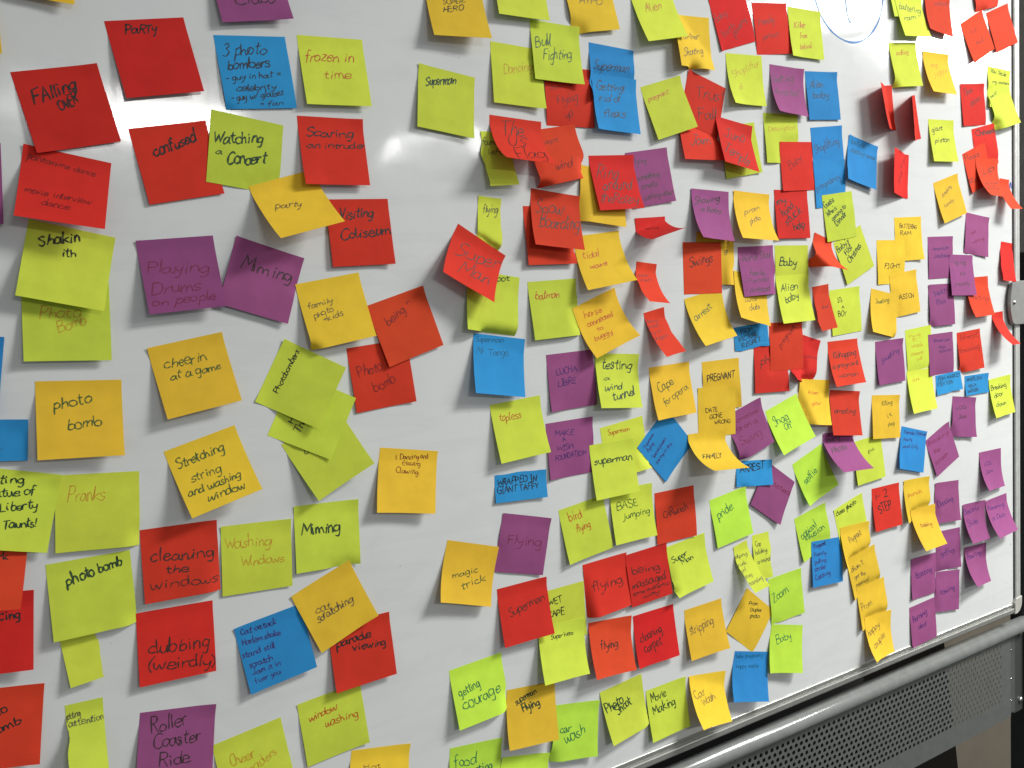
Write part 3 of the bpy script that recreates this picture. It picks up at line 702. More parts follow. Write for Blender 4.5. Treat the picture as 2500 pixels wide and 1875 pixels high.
('Y',(-0.1975,-0.0088,1.078,0.0561,1.5402,0.0266),0.076,0.076,0.0003,'','middle lime note in the stack of three tilted lime notes',[('K',6.8,0.02,-16.7,21.1,11.5,21.1,'Hide'),('K',7.5,0.02,-24.8,32.6,4.5,33.6,'There')]),
('Y',(-0.2072,0.0292,1.0546,0.1275,0.2097,0.0644),0.076,0.076,0.0003,'','topmost lime note of the tilted stack reading Photobombers in black',[('K',6.6,0.02,-20.2,18.9,32.5,21.5,'Photobombers')]),
('O',(-0.0477,-0.0805,-0.1907,0.1372,0.8649,0.091),0.076,0.076,0.0003,'','orange note reading 1. Dancing and Clawing in brown pen',[('n',6.7,-0.06,-17.8,13.1,25.9,9.5,'1. Dancing and'),('n',5.3,-0.0,-8.0,19.2,16.1,19.4,'Clawing'),('n',5.3,-0.02,-8.7,18.6,14.6,17.5,'----'),('n',6.6,0.0,-16.1,28.2,15.9,29.5,'Clawing.')]),
('O',(0.0489,0.481,0.0288,0.1761,3.1324,0.1994),0.076,0.076,0.0003,'','orange note reading SUPER-HERO in black capitals at the top edge',[('K',5.2,0.29,-17.7,34.0,13.8,29.9,'SUPER-'),('K',6.9,0.29,-19.4,44.8,8.6,39.7,'HERO')]),
('Y',(0.035,0.3711,-0.1314,0.0995,-0.2693,-0.0826),0.076,0.076,0.0003,'','lime note standing alone,one dark green word in its upper left',[('G',10.9,0.2,-29.0,24.4,12.4,13.2,'Superman')]),
('R',(0.2124,0.391,0.012,0.0949,-2.4956,-0.0772),0.076,0.076,0.0003,'','red note reading Flying up,half under a lime note',[('r',5.8,0.11,-29.9,30.7,6.2,23.3,'arms'),('r',11.6,0.06,-19.9,48.9,13.3,42.1,'Flying'),('r',10.5,-0.01,-9.1,64.8,2.9,61.8,'up')]),
('Y',(0.1355,0.411,-0.0381,0.1126,-0.6551,0.0101),0.076,0.076,0.0003,'','lime note reading Dancing in faint orange,half under Bull Fighting',[('c',12.5,0.18,-21.5,38.8,22.6,28.2,'Dancing')]),
('O',(0.2472,0.5155,0.1774,0.116,-0.5522,-0.0144),0.076,0.076,0.0003,'','orange note with faint pencil capitals at the top edge',[('p',8.6,0.29,-19.9,38.1,18.0,41.8,'HYPO')]),
('Y',(0.1957,0.4453,-0.0146,0.1084,-0.1253,-0.0785),0.076,0.076,0.0003,'','lime note reading Bull Fighting in dark green pen',[('g',15.0,0.2,-33.5,35.0,-7.8,29.3,'Bull'),('g',14.1,0.21,-23.2,50.4,22.9,42.5,'Fighting')]),
('Y',(0.1425,0.5187,0.0168,0.1314,0.7054,-0.0985),0.076,0.076,0.0003,'','blank lime note at the top edge above Bull Fighting',[]),
('B',(0.2874,0.4259,-0.0422,0.1386,0.3656,-0.002),0.076,0.076,0.0003,'','upper blue note of the tall pair,one word above Getting rid of fleas',[('k',12.3,0.31,-33.3,34.7,26.7,31.9,'Superman')]),
('B',(0.2892,0.3865,-0.0276,0.1177,0.9425,-0.1633),0.076,0.076,0.0006,'','blue note reading Getting rid of fleas',[('k',11.4,0.27,-32.0,21.7,15.6,17.9,'Getting'),('k',10.8,0.26,-30.2,37.3,8.7,33.5,'rid of'),('k',12.2,0.29,-26.2,57.9,14.4,55.5,'fleas')]),
('O',(0.4303,0.4836,0.0498,0.3798,-4.4374,-0.8144),0.076,0.076,0.0003,'','orange note reading Partner Skating in faint pen',[('p',9.1,0.42,-32.3,39.3,16.4,30.8,'Partner'),('p',10.2,0.28,-30.9,61.5,18.3,52.9,'Skating')]),
('Y',(0.3591,0.5129,0.2116,0.1618,3.2923,-0.0955),0.076,0.076,0.0003,'','lime note reading Alien in orange pen at the top edge',[('o',12.1,0.24,-20.7,34.1,10.9,30.6,'Alien')]),
('R',(0.5051,0.5241,0.2968,0.0776,-1.9988,0.0035),0.076,0.076,0.0003,'','red note reading Baby birth at the top edge,right of the Partner note',[('r',10.7,-0.27,-35.1,36.1,-8.4,28.8,'Baby'),('r',10.9,-0.32,-27.1,57.6,1.8,49.5,'birth'),('r',10.6,-0.41,-4.5,61.8,28.5,43.5,'poverty')]),
('R',(0.5958,0.5231,0.1155,0.0612,-1.8796,0.01),0.076,0.076,0.0003,'','red note reading Family portrait in faint pen',[('r',10.0,0.0,-28.9,34.0,6.8,28.4,'Family'),('r',8.1,-0.06,-22.1,54.3,13.7,49.1,'portrait')]),
('Y',(0.6746,0.524,0.0165,0.0923,-0.7867,-0.0518),0.076,0.076,0.0003,'','lime note reading Killer from behind in orange pen',[('o',9.3,0.17,-26.2,32.4,0.3,28.0,'Killer'),('o',7.7,0.17,-15.3,46.9,2.3,44.3,'from'),('o',8.5,0.13,-17.5,64.3,10.3,60.0,'behind')]),
('Y',(0.5383,0.4409,0.0418,-0.0018,4.3649,-0.4161),0.076,0.076,0.0003,'','lime note with a very faint orange word,below the two red top notes',[('c',10.1,-0.11,-26.3,35.8,32.7,14.7,'Shoplifter'),('c',6.8,-0.04,-18.6,53.6,-8.1,50.1,'of')]),
('Y',(0.614,0.3592,0.0306,0.0948,-1.3861,0.0004),0.076,0.076,0.0003,'','lime note with faint writing under the purple Getting Arrested note',[('c',7.8,0.13,-30.4,27.8,30.8,23.3,'Description')]),
('P',(0.6313,0.4317,-0.0117,0.0361,5.1726,-0.28),0.076,0.076,0.0003,'','purple note reading Getting Arrested in grey pen',[('p',11.4,0.27,-38.2,28.4,13.6,21.2,'Getting'),('p',12.4,0.5,-35.9,47.5,22.0,44.5,'Arrested')]),
('B',(0.7108,0.4314,0.066,0.0881,-1.5869,0.0037),0.076,0.076,0.0003,'','blue note reading Alien baby in dark pen',[('k',13.0,0.11,-30.1,27.6,3.7,24.4,'Alien'),('k',11.3,0.08,-26.1,43.2,13.2,40.2,'baby')]),
('R',(0.4395,0.3542,0.0061,0.1459,1.4875,0.0283),0.076,0.076,0.0003,'','red note reading Jan in black pen,under the Trust Fall note',[('k',15.1,0.26,-24.6,54.6,17.6,51.3,'Jam')]),
('R',(0.4621,0.3983,-0.274,-0.0222,-2.2346,0.1535),0.076,0.076,0.0003,'','tilted red note reading Trust Fall in black pen',[('k',16.9,0.14,-16.5,34.7,39.9,18.5,'Trust'),('k',16.8,0.01,-5.6,62.3,32.1,49.2,'Fall')]),
('Y',(0.3713,0.3873,0.2962,0.1282,-0.0481,0.0162),0.076,0.076,0.0003,'','lime note reading pregnant in brown pen',[('o',6.9,0.01,-31.6,22.1,10.1,19.7,'pregnant')]),
('Y',(0.5176,0.3362,0.1603,0.092,-2.0025,0.0319),0.076,0.076,0.0003,'','lime note peeking out behind the curled red note left of the Baby note',[]),
('R',(0.5134,0.3413,-0.1441,0.3336,1.0026,-0.2081),0.076,0.076,0.0006,'','curled red note with black scrawl over a lime note',[('k',19.6,0.65,-27.5,31.7,18.3,31.8,'Juno'),('k',21.0,0.53,-37.4,57.7,14.1,71.6,'Temple')]),
('P',(0.3404,0.2908,0.1459,0.0875,-1.8223,-0.029),0.076,0.076,0.0003,'','purple note reading something smells cooling down in grey pen',[('p',9.4,0.01,-24.0,18.5,-3.2,16.9,'lying'),('p',8.2,0.01,-26.0,40.1,16.3,38.6,'something'),('p',8.2,-0.01,-21.1,52.2,9.1,51.4,'smells'),('p',8.3,-0.07,-19.2,67.9,39.7,65.0,'cooling down')]),
('Y',(0.0934,0.3025,0.0622,0.1632,1.2472,0.0007),0.0449,0.0693,0.0003,'tl','torn lime strip reading family left,shaded by the red flag note',[('p',8.3,0.16,-18.2,16.9,10.0,16.6,'family'),('p',7.1,0.2,-12.2,29.0,7.2,28.7,'left')]),
('R',(0.1811,0.3121,0.1691,0.1889,5.4543,0.2426),0.076,0.076,0.0003,'','red note reading swept wind in faint pen behind the flag note',[('r',7.0,0.05,-26.0,20.0,8.1,18.8,'swept'),('r',13.0,0.2,-12.4,56.7,13.4,56.0,'wind')]),
('R',(0.1283,0.3207,-0.0567,0.3009,12.1367,-0.0261),0.076,0.076,0.0003,'','red note reading The US Flag in black pen,curling outward',[('k',19.3,0.34,-25.0,27.0,9.3,22.0,'The'),('k',17.1,0.51,-20.8,43.3,8.4,40.3,'US'),('k',27.1,0.78,-20.0,72.2,30.4,62.0,'Flag')]),
('O',(0.2634,0.2626,-0.1049,0.0983,1.4601,-0.2196),0.076,0.076,0.0003,'','orange note half hidden behind the red Ring around the Rosey note',[]),
('R',(0.2781,0.2812,0.0565,0.1639,1.7301,-0.0697),0.076,0.076,0.0003,'','red note reading Ring around the Rosey in black pen',[('k',19.7,0.26,-32.3,30.5,3.9,34.6,'Ring'),('k',15.5,0.23,-25.8,47.8,24.8,47.9,'around'),('k',15.8,0.27,-35.6,64.8,29.2,68.9,'theRosey')]),
('Y',(0.0853,0.221,-0.11,0.0542,1.3194,-0.0196),0.0357,0.0679,0.0003,'tr','torn lime strip reading flying above the tilted red note',[('p',10.4,0.12,-10.7,20.0,10.2,18.9,'flying')]),
('Y',(0.0839,0.1264,-0.1669,0.1115,2.0885,-0.243),0.076,0.076,0.0003,'','lime note with the end of a green word,behind the tilted red note',[('G',7.6,0.03,-9.1,12.7,24.8,5.5,'shoot')]),
('R',(0.0694,0.1684,-0.5574,0.2516,5.7811,0.0925),0.076,0.076,0.0003,'','tilted red note with big black letters at the centre',[('k',20.2,0.29,-29.6,39.6,33.8,24.7,'Super'),('k',21.2,0.35,-20.4,62.5,27.7,52.2,'Man')]),
('R',(0.1701,0.2113,0.006,0.1124,-0.7589,-0.001),0.076,0.076,0.0003,'','red note mostly hidden behind the Snow Boarding note',[]),
('O',(0.2465,0.1756,0.1012,0.1722,6.9,0.2189),0.076,0.076,0.0003,'','orange note reading tidal wave in orange pen',[('o',11.3,0.11,-29.0,31.4,-1.9,31.3,'tidal'),('o',8.5,0.16,-22.8,46.7,6.3,45.6,'wave')]),
('R',(0.1836,0.2294,-0.1213,0.1829,3.079,0.1441),0.076,0.076,0.0003,'','red note reading Snow Boarding in black pen',[('k',17.8,0.18,-33.4,31.2,10.4,27.1,'Snow'),('k',17.7,0.24,-28.6,50.4,34.9,47.5,'Boarding')]),
('Y',(0.1708,0.1152,0.0294,0.1018,0.1639,-0.114),0.076,0.076,0.0003,'','lime note with one orange lower case word left of the horse note',[('o',10.6,0.05,-29.6,23.8,9.4,23.2,'batman')]),
('B',(0.087,0.047,-0.1659,0.1511,2.5787,-0.2006),0.076,0.076,0.0003,'','blue note with two faint lines of writing at the centre',[('T',7.7,0.07,-35.7,10.4,6.1,7.6,'Superman'),('T',9.1,0.13,-34.3,25.2,13.7,24.6,'Mr. Tango')]),
('P',(0.1936,0.0187,0.0253,0.0796,-1.9497,0.0104),0.076,0.076,0.0003,'','purple note reading LUCHA LIBRE in blue capitals',[('b',8.1,-0.06,-24.7,28.3,9.5,26.7,'LUCHA'),('b',8.2,-0.09,-24.0,44.0,5.2,42.7,'LIBRE')]),
('Y',(0.2732,0.0106,-0.0901,0.139,2.8657,-0.2537),0.076,0.076,0.0003,'','lime note reading testing a wind tunnel in green pen',[('G',14.1,0.1,-28.7,21.7,25.7,21.3,'testing'),('G',6.3,0.1,-27.1,37.2,-14.1,36.5,'a'),('G',10.6,0.13,-27.5,51.4,4.3,50.1,'wind'),('G',11.8,0.01,-15.9,67.1,27.8,57.4,'tunnel')]),
('O',(0.2369,0.0892,0.3367,-0.0009,10.1257,0.0922),0.076,0.076,0.0003,'','tilted orange note reading horse connected to buggy in orange pen',[('o',9.0,-0.11,-24.4,19.6,7.0,23.6,'horse'),('o',7.6,-0.06,-24.7,33.0,20.2,35.3,'connected'),('o',6.2,0.04,-14.5,43.6,-4.4,45.0,'to'),('o',7.6,0.05,-25.3,54.6,6.5,54.9,'buggy')]),
('P',(0.1871,-0.0724,0.0162,0.0717,-1.9557,0.0046),0.076,0.076,0.0003,'','purple note with four lines of blue capitals below LUCHA LIBRE',[('b',7.5,-0.06,-24.9,18.2,6.4,20.6,'MAKE'),('b',6.4,-0.16,-12.8,28.2,-6.9,27.0,'A'),('b',6.9,-0.12,-24.6,38.8,3.7,39.0,'WISH'),('b',7.0,-0.15,-27.3,51.5,24.0,49.8,'FOUNDATION')]),
('Y',(0.1043,-0.0366,0.0637,0.1413,1.21,-0.1224),0.076,0.076,0.0003,'','lime note reading topless in orange pen',[('o',10.4,-0.02,-28.2,23.5,5.2,24.3,'topless')]),
('B',(0.1067,-0.1301,-0.0549,0.1285,0.2634,0.0918),0.0784,0.0378,0.0003,'tt','torn half blue note reading WRAPPED IN GIANT TAFFY in black capitals',[('K',8.6,-0.11,-36.1,13.9,24.7,15.2,'WRAPPED IN'),('K',8.5,-0.06,-36.2,25.6,27.0,24.9,'GIANT TAFFY')]),
('Y',(0.2757,-0.0853,0.1154,0.1176,-0.5232,-0.0022),0.076,0.076,0.0003,'','lime note with a small orange word,behind another lime note and the blue diamond',[('o',7.2,-0.14,-26.0,13.4,12.7,15.6,'Superman')]),
('Y',(0.2001,-0.1875,0.119,0.1119,-0.7507,-0.039),0.076,0.076,0.0003,'','lime note reading bird flying in orange pen',[('o',14.2,-0.18,-24.1,21.3,-2.4,20.7,'bird'),('o',10.7,-0.18,-16.3,38.0,8.4,37.0,'flying')]),
('Y',(0.2871,-0.1796,0.0011,0.0887,1.2069,-0.2006),0.076,0.076,0.0003,'','lime note reading BASE jumping in dark green pen',[('g',10.8,-0.14,-29.1,28.6,11.1,28.4,'BASE'),('g',8.7,-0.15,-18.4,43.5,31.1,42.1,'jumping')]),
('Y',(0.2562,-0.1108,0.0068,0.1361,0.5162,-0.0621),0.076,0.076,0.0006,'','lime note with one large dark green word above BASE jumping',[('G',9.7,-0.04,-33.6,27.8,33.5,30.0,'superman')]),
('B',(0.3295,-0.1003,0.7157,0.0636,-2.3459,0.1539),0.076,0.076,0.0003,'','blue note hung as a diamond with small purple writing',[('b',5.7,-0.2,-28.9,12.4,-3.1,10.4,'Superman'),('b',5.6,-0.18,-28.7,21.7,-12.6,19.8,'flying'),('b',5.6,-0.18,-28.8,34.7,6.9,31.6,'Special powers'),('b',5.7,-0.22,-30.4,45.1,9.3,44.5,'saving in sky')]),
('O',(0.3671,-0.0124,0.0358,0.1357,0.4676,-0.0541),0.076,0.076,0.0003,'','orange note reading Cape for opera in green pen',[('g',13.5,-0.17,-26.0,37.6,5.9,29.7,'Cape'),('g',11.2,-0.23,-18.4,58.8,31.1,38.5,'for opera')]),
('P',(0.5134,-0.0897,0.2921,0.1084,0.7691,-0.1515),0.076,0.076,0.0003,'','tilted purple note reading someone is on a Swing in maroon pen',[('m',8.0,-0.22,-28.1,17.1,29.4,21.6,'someone'),('m',8.8,-0.21,-26.3,31.0,19.7,34.7,'is on a'),('m',13.3,-0.24,-29.3,53.8,20.2,55.5,'Swing')]),
('O',(0.469,-0.0137,0.009,0.0866,-1.8121,0.0028),0.076,0.076,0.0003,'','orange note reading PREGNANT in black capitals',[('K',10.4,-0.07,-30.5,30.4,27.1,29.9,'PREGNANT')]),
('O',(0.4586,-0.0528,-0.0237,0.0189,-0.6957,-0.0036),0.076,0.076,0.0006,'','orange note reading DATE GONE WRONG in black capitals',[('K',7.0,-0.15,-23.3,38.3,1.3,37.7,'DATE'),('K',7.1,-0.18,-15.1,48.8,10.7,47.7,'GONE'),('K',6.3,-0.13,-5.7,56.7,27.0,57.7,'WRONG')]),
('P',(0.5939,-0.2035,-0.6074,0.095,-1.4519,0.0007),0.076,0.076,0.0003,'','tilted purple note reading ested,behind the blue ARREST note',[('m',9.4,0.35,-36.0,29.6,36.9,24.9,'Arrested')]),
('B',(0.5343,-0.1765,-0.1024,0.1101,-0.2766,0.0438),0.078,0.0399,0.0003,'','half blue note reading ARREST in black capitals',[('K',10.9,-0.17,-31.3,18.8,22.7,14.0,'ARREST')]),
('O',(0.4354,-0.1193,-0.0238,0.472,13.8376,-0.0908),0.076,0.076,0.0006,'','orange note reading FAMILY in black capitals,curling outward',[('K',9.0,0.67,-29.0,42.9,9.6,45.9,'FAMILY')]),
('R',(0.5785,0.0027,-0.0438,0.0975,-1.4456,-0.0016),0.076,0.076,0.0003,'','red note with the start of photo in black,behind the red pregnant note',[('k',14.5,-0.09,-25.4,32.6,32.5,26.8,'photo')]),
('R',(0.6667,0.0083,-0.2958,0.1269,3.1055,-0.3447),0.0566,0.0782,0.0003,'','narrow red note with faint writing right of the red pregnant note',[('r',5.4,0.32,-11.6,36.9,30.6,30.5,'kidnap')]),
('B',(0.5347,0.0353,0.068,0.0444,-1.4516,-0.0019),0.0746,0.038,0.0003,'tb','half blue note reading PROM PICTURE REGRET in black capitals',[('K',8.0,-0.22,-21.4,13.0,5.1,10.0,'PROM'),('K',7.9,-0.19,-27.1,24.4,14.9,20.0,'PICTURE'),('K',8.0,-0.21,-22.3,33.6,20.8,29.5,'REGRET')]),
('O',(0.6784,-0.0627,-0.116,0.1646,5.1944,-0.367),0.076,0.076,0.0003,'','orange note reading Alien glow beside the red arresting note',[('o',6.9,0.25,-19.1,25.1,8.7,24.5,'Alien'),('o',6.8,0.2,-14.5,43.5,12.7,40.7,'glow')]),
('R',(0.6139,0.035,-0.0181,0.0611,-1.8964,0.0291),0.076,0.076,0.0003,'','red note reading pregnant in faint pen,below the double lime note',[('r',9.9,-0.36,-15.1,41.1,23.2,9.0,'pregnant')]),
('L',(0.5983,-0.0919,0.2806,0.1881,2.6003,0.0755),0.076,0.076,0.0003,'','bright lime note with two short teal words,right of the purple Swing note',[('t',14.9,-0.18,-29.7,30.0,5.3,30.3,'Shaq'),('t',11.8,-0.12,-12.8,43.7,3.5,44.2,'Off')]),
('O',(0.4676,0.1751,-0.0771,0.0821,3.0436,-0.1734),0.076,0.076,0.0003,'','orange note mostly hidden behind the red Swings note',[('p',8.3,0.11,17.3,28.2,25.2,27.3,'g')]),
('O',(0.4382,0.0873,0.1768,0.1193,6.9081,-0.3024),0.076,0.076,0.0003,'','orange note reading arrest in green pen',[('g',10.3,-0.17,-29.9,36.6,13.0,24.6,'arrest')]),
('R',(0.4399,0.1624,-0.0107,-0.0286,-2.024,0.0241),0.076,0.076,0.0006,'','red note reading Swings in black pen',[('k',13.6,-0.16,-26.2,35.8,20.6,28.2,'Swings')]),
('P',(0.4596,0.2384,-0.0439,0.0995,5.8446,-0.3213),0.076,0.076,0.0003,'','purple note reading Showing a Baby in black pen',[('k',10.9,0.2,-33.9,22.6,19.1,15.4,'Showing'),('k',7.9,0.37,-23.6,32.4,20.2,32.1,'a Baby')]),
('O',(0.5454,0.2367,-0.0634,0.1542,4.7676,-0.0176),0.076,0.076,0.0003,'','orange note reading prom photo in pencil',[('p',8.4,0.05,-20.7,37.3,16.4,24.0,'prom'),('p',8.4,0.02,-11.3,51.8,14.3,40.7,'photo')]),
('R',(0.6334,0.2423,0.0069,0.0985,-1.365,0.0068),0.076,0.076,0.0003,'','red note reading hand stuck help in black pen',[('K',12.3,-0.13,-34.1,25.4,-11.2,19.4,'my'),('K',13.3,-0.36,-21.6,42.7,5.9,26.6,'hand'),('K',13.6,-0.38,-15.7,57.2,23.3,33.9,'stuck'),('K',12.6,-0.22,0.7,64.6,27.3,57.5,'help')]),
('R',(0.6474,0.3177,0.0464,0.0641,-1.9623,0.0557),0.076,0.076,0.0006,'','red note reading Baby in faint pen,left of the tall blue pair',[('r',13.2,-0.37,-18.5,43.7,12.1,28.1,'Baby')]),
('B',(0.7203,0.3457,0.1058,0.0251,-1.5305,-0.0223),0.076,0.076,0.0003,'','blue note reading Shoplifting in grey pen',[('p',13.4,-0.26,-31.3,40.7,29.3,28.4,'Shoplifting')]),
('B',(0.7247,0.2927,0.0611,0.0607,-1.8015,0.0196),0.076,0.076,0.0006,'','blue note reading pregnancy under the Shoplifting note',[('p',10.8,-0.32,-35.6,49.5,26.9,30.9,'pregnancy')]),
('B',(0.8147,0.3282,-0.2218,0.0941,0.4997,0.1472),0.076,0.076,0.0003,'','tilted blue note with faint writing right of the Shoplifting note',[('T',8.5,0.35,-31.8,13.5,2.9,11.4,'before'),('T',9.1,0.45,-31.9,26.8,33.1,25.6,'shopping center')]),
('Y',(0.7673,0.1732,0.4029,0.0946,-1.5848,0.004),0.076,0.076,0.0003,'',"tilted lime note reading Baby's First Christmas in green pen",[('G',10.1,-0.38,-38.4,19.4,-1.3,15.7,'"Baby\'s'),('G',11.0,-0.41,-18.3,31.8,2.1,25.7,'First'),('G',11.5,-0.4,-16.1,47.1,23.4,32.6,'Christmas')]),
('R',(0.7082,0.1692,-0.3091,0.4502,9.8973,0.166),0.045,0.0718,0.0003,'','curled red strip lying across the lime First Christmas note',[]),
('Y',(0.7439,0.2397,0.1164,0.0655,-1.9187,-0.006),0.076,0.076,0.0006,'',"lime note reading Guess Who's coming to Dinner in green pen",[('G',10.8,-0.41,-32.7,22.7,-8.3,11.6,'Guess'),('G',9.3,-0.42,-29.6,36.6,-5.5,25.6,"Who's"),('G',8.8,-0.44,-18.2,44.7,18.2,25.1,'coming to'),('G',10.9,-0.45,-10.2,54.0,18.3,37.4,'Dinner')]),
('O',(0.5402,0.1118,-0.202,0.1743,4.389,-0.3059),0.076,0.076,0.0003,'','orange note reading clubs,behind the purple note with four lines',[('p',6.4,0.26,-17.5,46.6,13.3,37.9,'Dance'),('p',8.6,0.29,-9.2,58.7,19.2,50.4,'clubs')]),
('P',(0.5505,0.1554,0.0302,0.1258,-0.1022,-0.0269),0.076,0.076,0.0003,'','purple note reading Family Portrait Arrested in grey pen',[('p',11.2,0.05,-37.4,23.1,32.1,19.3,'-World Star'),('p',9.9,0.1,-21.2,45.4,13.1,46.0,'Family'),('p',7.7,0.05,-34.4,56.6,20.5,55.1,'- Portrait'),('p',9.2,0.08,-35.1,70.1,18.3,70.9,'- Arrested')]),
('Y',(0.6314,0.1558,-0.0067,0.0257,-0.2664,0.001),0.076,0.076,0.0003,'','upper lime note of the pair,reading Baby in green pen',[('G',12.3,0.04,-30.5,32.2,9.9,32.9,'Baby')]),
('Y',(0.6307,0.1092,0.0223,0.1319,1.2497,-0.1367),0.076,0.076,0.0006,'','lower lime note of the pair,reading Alien baby in green pen',[('G',13.8,0.05,-30.7,25.5,10.3,23.5,'Alien'),('G',11.8,-0.16,-22.6,44.6,10.3,37.0,'baby')]),
('R',(0.3309,0.1348,-0.1309,0.372,9.0053,0.0052),0.0391,0.0677,0.0003,'tl','small torn red strip with faint writing right of the tidal wave note',[('r',5.9,0.41,-16.1,22.5,4.6,20.1,'super'),('r',6.0,0.47,-13.9,30.7,8.3,27.3,'man')]),
('R',(0.3442,0.0679,0.1798,0.2901,6.7903,-0.2038),0.0419,0.0717,0.0003,'tr','torn red strip reading being eaten by a dragon',[('r',6.0,0.15,-21.3,15.3,0.7,17.8,'being'),('r',5.4,0.21,-21.2,23.3,-1.3,24.6,'eaten'),('r',5.3,0.19,-22.4,34.1,-2.8,33.1,'by a'),('r',6.1,0.29,-23.1,43.1,4.7,43.3,'dragon')]),
('R',(0.3421,0.1979,0.0518,1.0141,12.109,0.2201),0.0546,0.061,0.0003,'','torn red scrap reading wind,curled upward at its tip',[('r',8.8,-0.03,-11.9,18.8,6.3,24.6,'wind')]),
('R',(0.2354,-0.273,0.0386,0.0818,2.2979,-0.3028),0.076,0.076,0.0003,'','upper red note reading flying in black pen',[('k',14.1,-0.19,-27.3,39.8,28.0,41.5,'flying')]),
('Y',(0.3851,-0.2754,0.1054,0.1061,2.616,-0.3082),0.076,0.076,0.0003,'','lime note with two green words under the red carwash note',[('G',8.6,-0.28,-31.8,26.3,0.1,22.4,'Super'),('G',8.6,-0.28,-13.9,33.5,10.1,31.2,'Man')]),
('R',(0.3096,-0.2741,0.0479,0.1126,-0.8043,0.0016),0.076,0.076,0.0003,'','red note reading being massaged some authentic way',[('k',11.2,-0.16,-30.3,30.1,20.7,35.1,'being'),('k',11.5,-0.22,-33.1,50.9,30.2,51.4,'massaged'),('k',6.1,-0.23,-33.8,60.1,35.7,61.1,'some authentic'),('k',6.9,-0.25,-16.3,68.3,15.9,68.2,'way')]),
('R',(0.3678,-0.1959,0.0025,0.0943,-2.3456,-0.0847),0.076,0.076,0.0003,'','red note reading CARWash in black pen',[('k',11.4,-0.26,-23.8,39.6,24.6,33.7,'CARwash')]),
('L',(0.4737,-0.2193,0.1317,0.1033,-1.1103,0.0162),0.076,0.076,0.0003,'','bright lime note reading pride in teal pen',[('t',14.1,-0.31,-27.6,34.2,7.3,25.9,'pride')]),
('Y',(0.5441,-0.2951,0.0057,0.1022,-1.1082,-0.0045),0.0401,0.0733,0.0003,'tr','torn lime strip reading Cop holding criminal in pencil',[('p',8.3,-0.27,-12.9,19.4,-1.4,18.8,'Cop'),('p',8.2,-0.26,-15.7,32.1,10.4,31.5,'holding'),('p',8.2,-0.26,-12.4,46.8,16.9,47.0,'criminal')]),
('O',(0.5382,-0.4013,-0.7134,0.0595,-2.0754,0.091),0.076,0.076,0.0003,'','orange note hung as a diamond reading couples photo',[('G',6.5,-0.13,-19.0,20.6,0.9,10.8,'Prom'),('G',6.5,-0.14,-10.5,26.6,13.6,14.7,'Couples'),('G',6.5,-0.18,-4.0,35.1,15.7,25.0,'photo')]),
('Y',(0.4951,-0.303,0.2137,0.2506,6.0556,-0.0769),0.034,0.0773,0.0003,'tl','torn lime strip reading helping drunk girl stay standing',[('p',7.1,-0.12,-19.5,18.2,9.9,22.4,'helping'),('p',6.2,-0.07,-20.4,31.6,1.7,33.6,'drunk'),('p',6.2,-0.11,-17.2,42.3,-5.3,42.2,'girl'),('p',6.1,-0.02,-15.4,52.5,0.2,53.3,'stay'),('p',6.7,0.02,-16.3,64.0,14.3,65.3,'standing')]),
('L',(0.5954,-0.3715,0.0422,0.0868,-2.1622,-0.0411),0.076,0.076,0.0003,'','bright lime note reading Zoom in teal pen',[('t',15.7,-0.4,-31.2,41.4,7.0,31.6,'Zoom')]),
('B',(0.5153,-0.4811,-0.2705,0.1584,2.7106,0.2193),0.076,0.076,0.0003,'','blue note with two faint lines beside the lime Baby note near the tray',[('T',7.0,-0.24,-34.1,10.4,27.5,8.6,'fake pregnancy'),('T',6.7,-0.09,-30.7,26.3,17.5,24.6,'happy couple')]),
('L',(0.5988,-0.4579,-0.2581,0.1288,1.5637,0.183),0.076,0.076,0.0003,'',"bright lime note reading Baby in teal pen above the board's bottom rail",[('t',13.5,-0.32,-22.6,31.9,13.2,21.0,'Baby')]),
('L',(0.6559,-0.1833,0.3327,0.1411,0.9866,0.0786),0.076,0.076,0.0003,'','bright lime note reading selfie in teal pen',[('t',11.9,-0.31,-26.2,43.1,8.6,36.4,'selfie')]),
('L',(0.6582,-0.2784,0.2004,0.0879,-1.7492,-0.0019),0.076,0.076,0.0003,'','bright lime note reading optical illusion in teal pen',[('t',13.6,-0.39,-29.4,39.4,10.4,30.8,'optical'),('t',12.6,-0.41,-20.6,46.4,27.6,42.1,'illusion')]),
('B',(0.6985,-0.3342,-0.0736,0.1092,-0.8437,0.0032),0.076,0.076,0.0006,'','blue note with five short lines beside the row of orange notes',[('b',7.9,-0.38,-31.0,12.8,-1.5,8.8,'Pregnant'),('b',7.4,-0.22,-32.2,26.1,-0.6,25.1,'Family'),('b',7.5,-0.24,-31.3,38.4,-1.6,37.3,'pulling'),('b',7.6,-0.3,-32.0,50.6,-2.3,48.4,'stroller'),('b',7.9,-0.38,-30.9,65.5,6.5,59.5,'Catching')]),
('Y',(0.7546,-0.279,0.2443,0.0089,-1.5633,-0.0422),0.076,0.076,0.0003,'','lime note reading class photo in green pen',[('G',9.1,-0.45,-34.3,14.0,21.4,12.6,'class photo')]),
('O',(0.7714,-0.3218,-0.015,0.1759,2.3012,-0.0207),0.076,0.076,0.0006,'','topmost orange note of the column of four',[('p',10.9,-0.4,-16.8,30.9,16.1,20.0,'Pregnant')]),
('O',(0.7858,-0.374,0.186,0.1058,-1.085,0.0018),0.076,0.076,0.0006,'','second orange note from the top of the column of four',[('p',9.9,-0.41,-31.2,25.3,1.8,23.7,"didn't"),('p',8.2,-0.38,-27.8,39.1,2.0,41.7,'get the'),('p',8.3,-0.41,-28.4,53.9,7.7,56.6,'memo!')]),
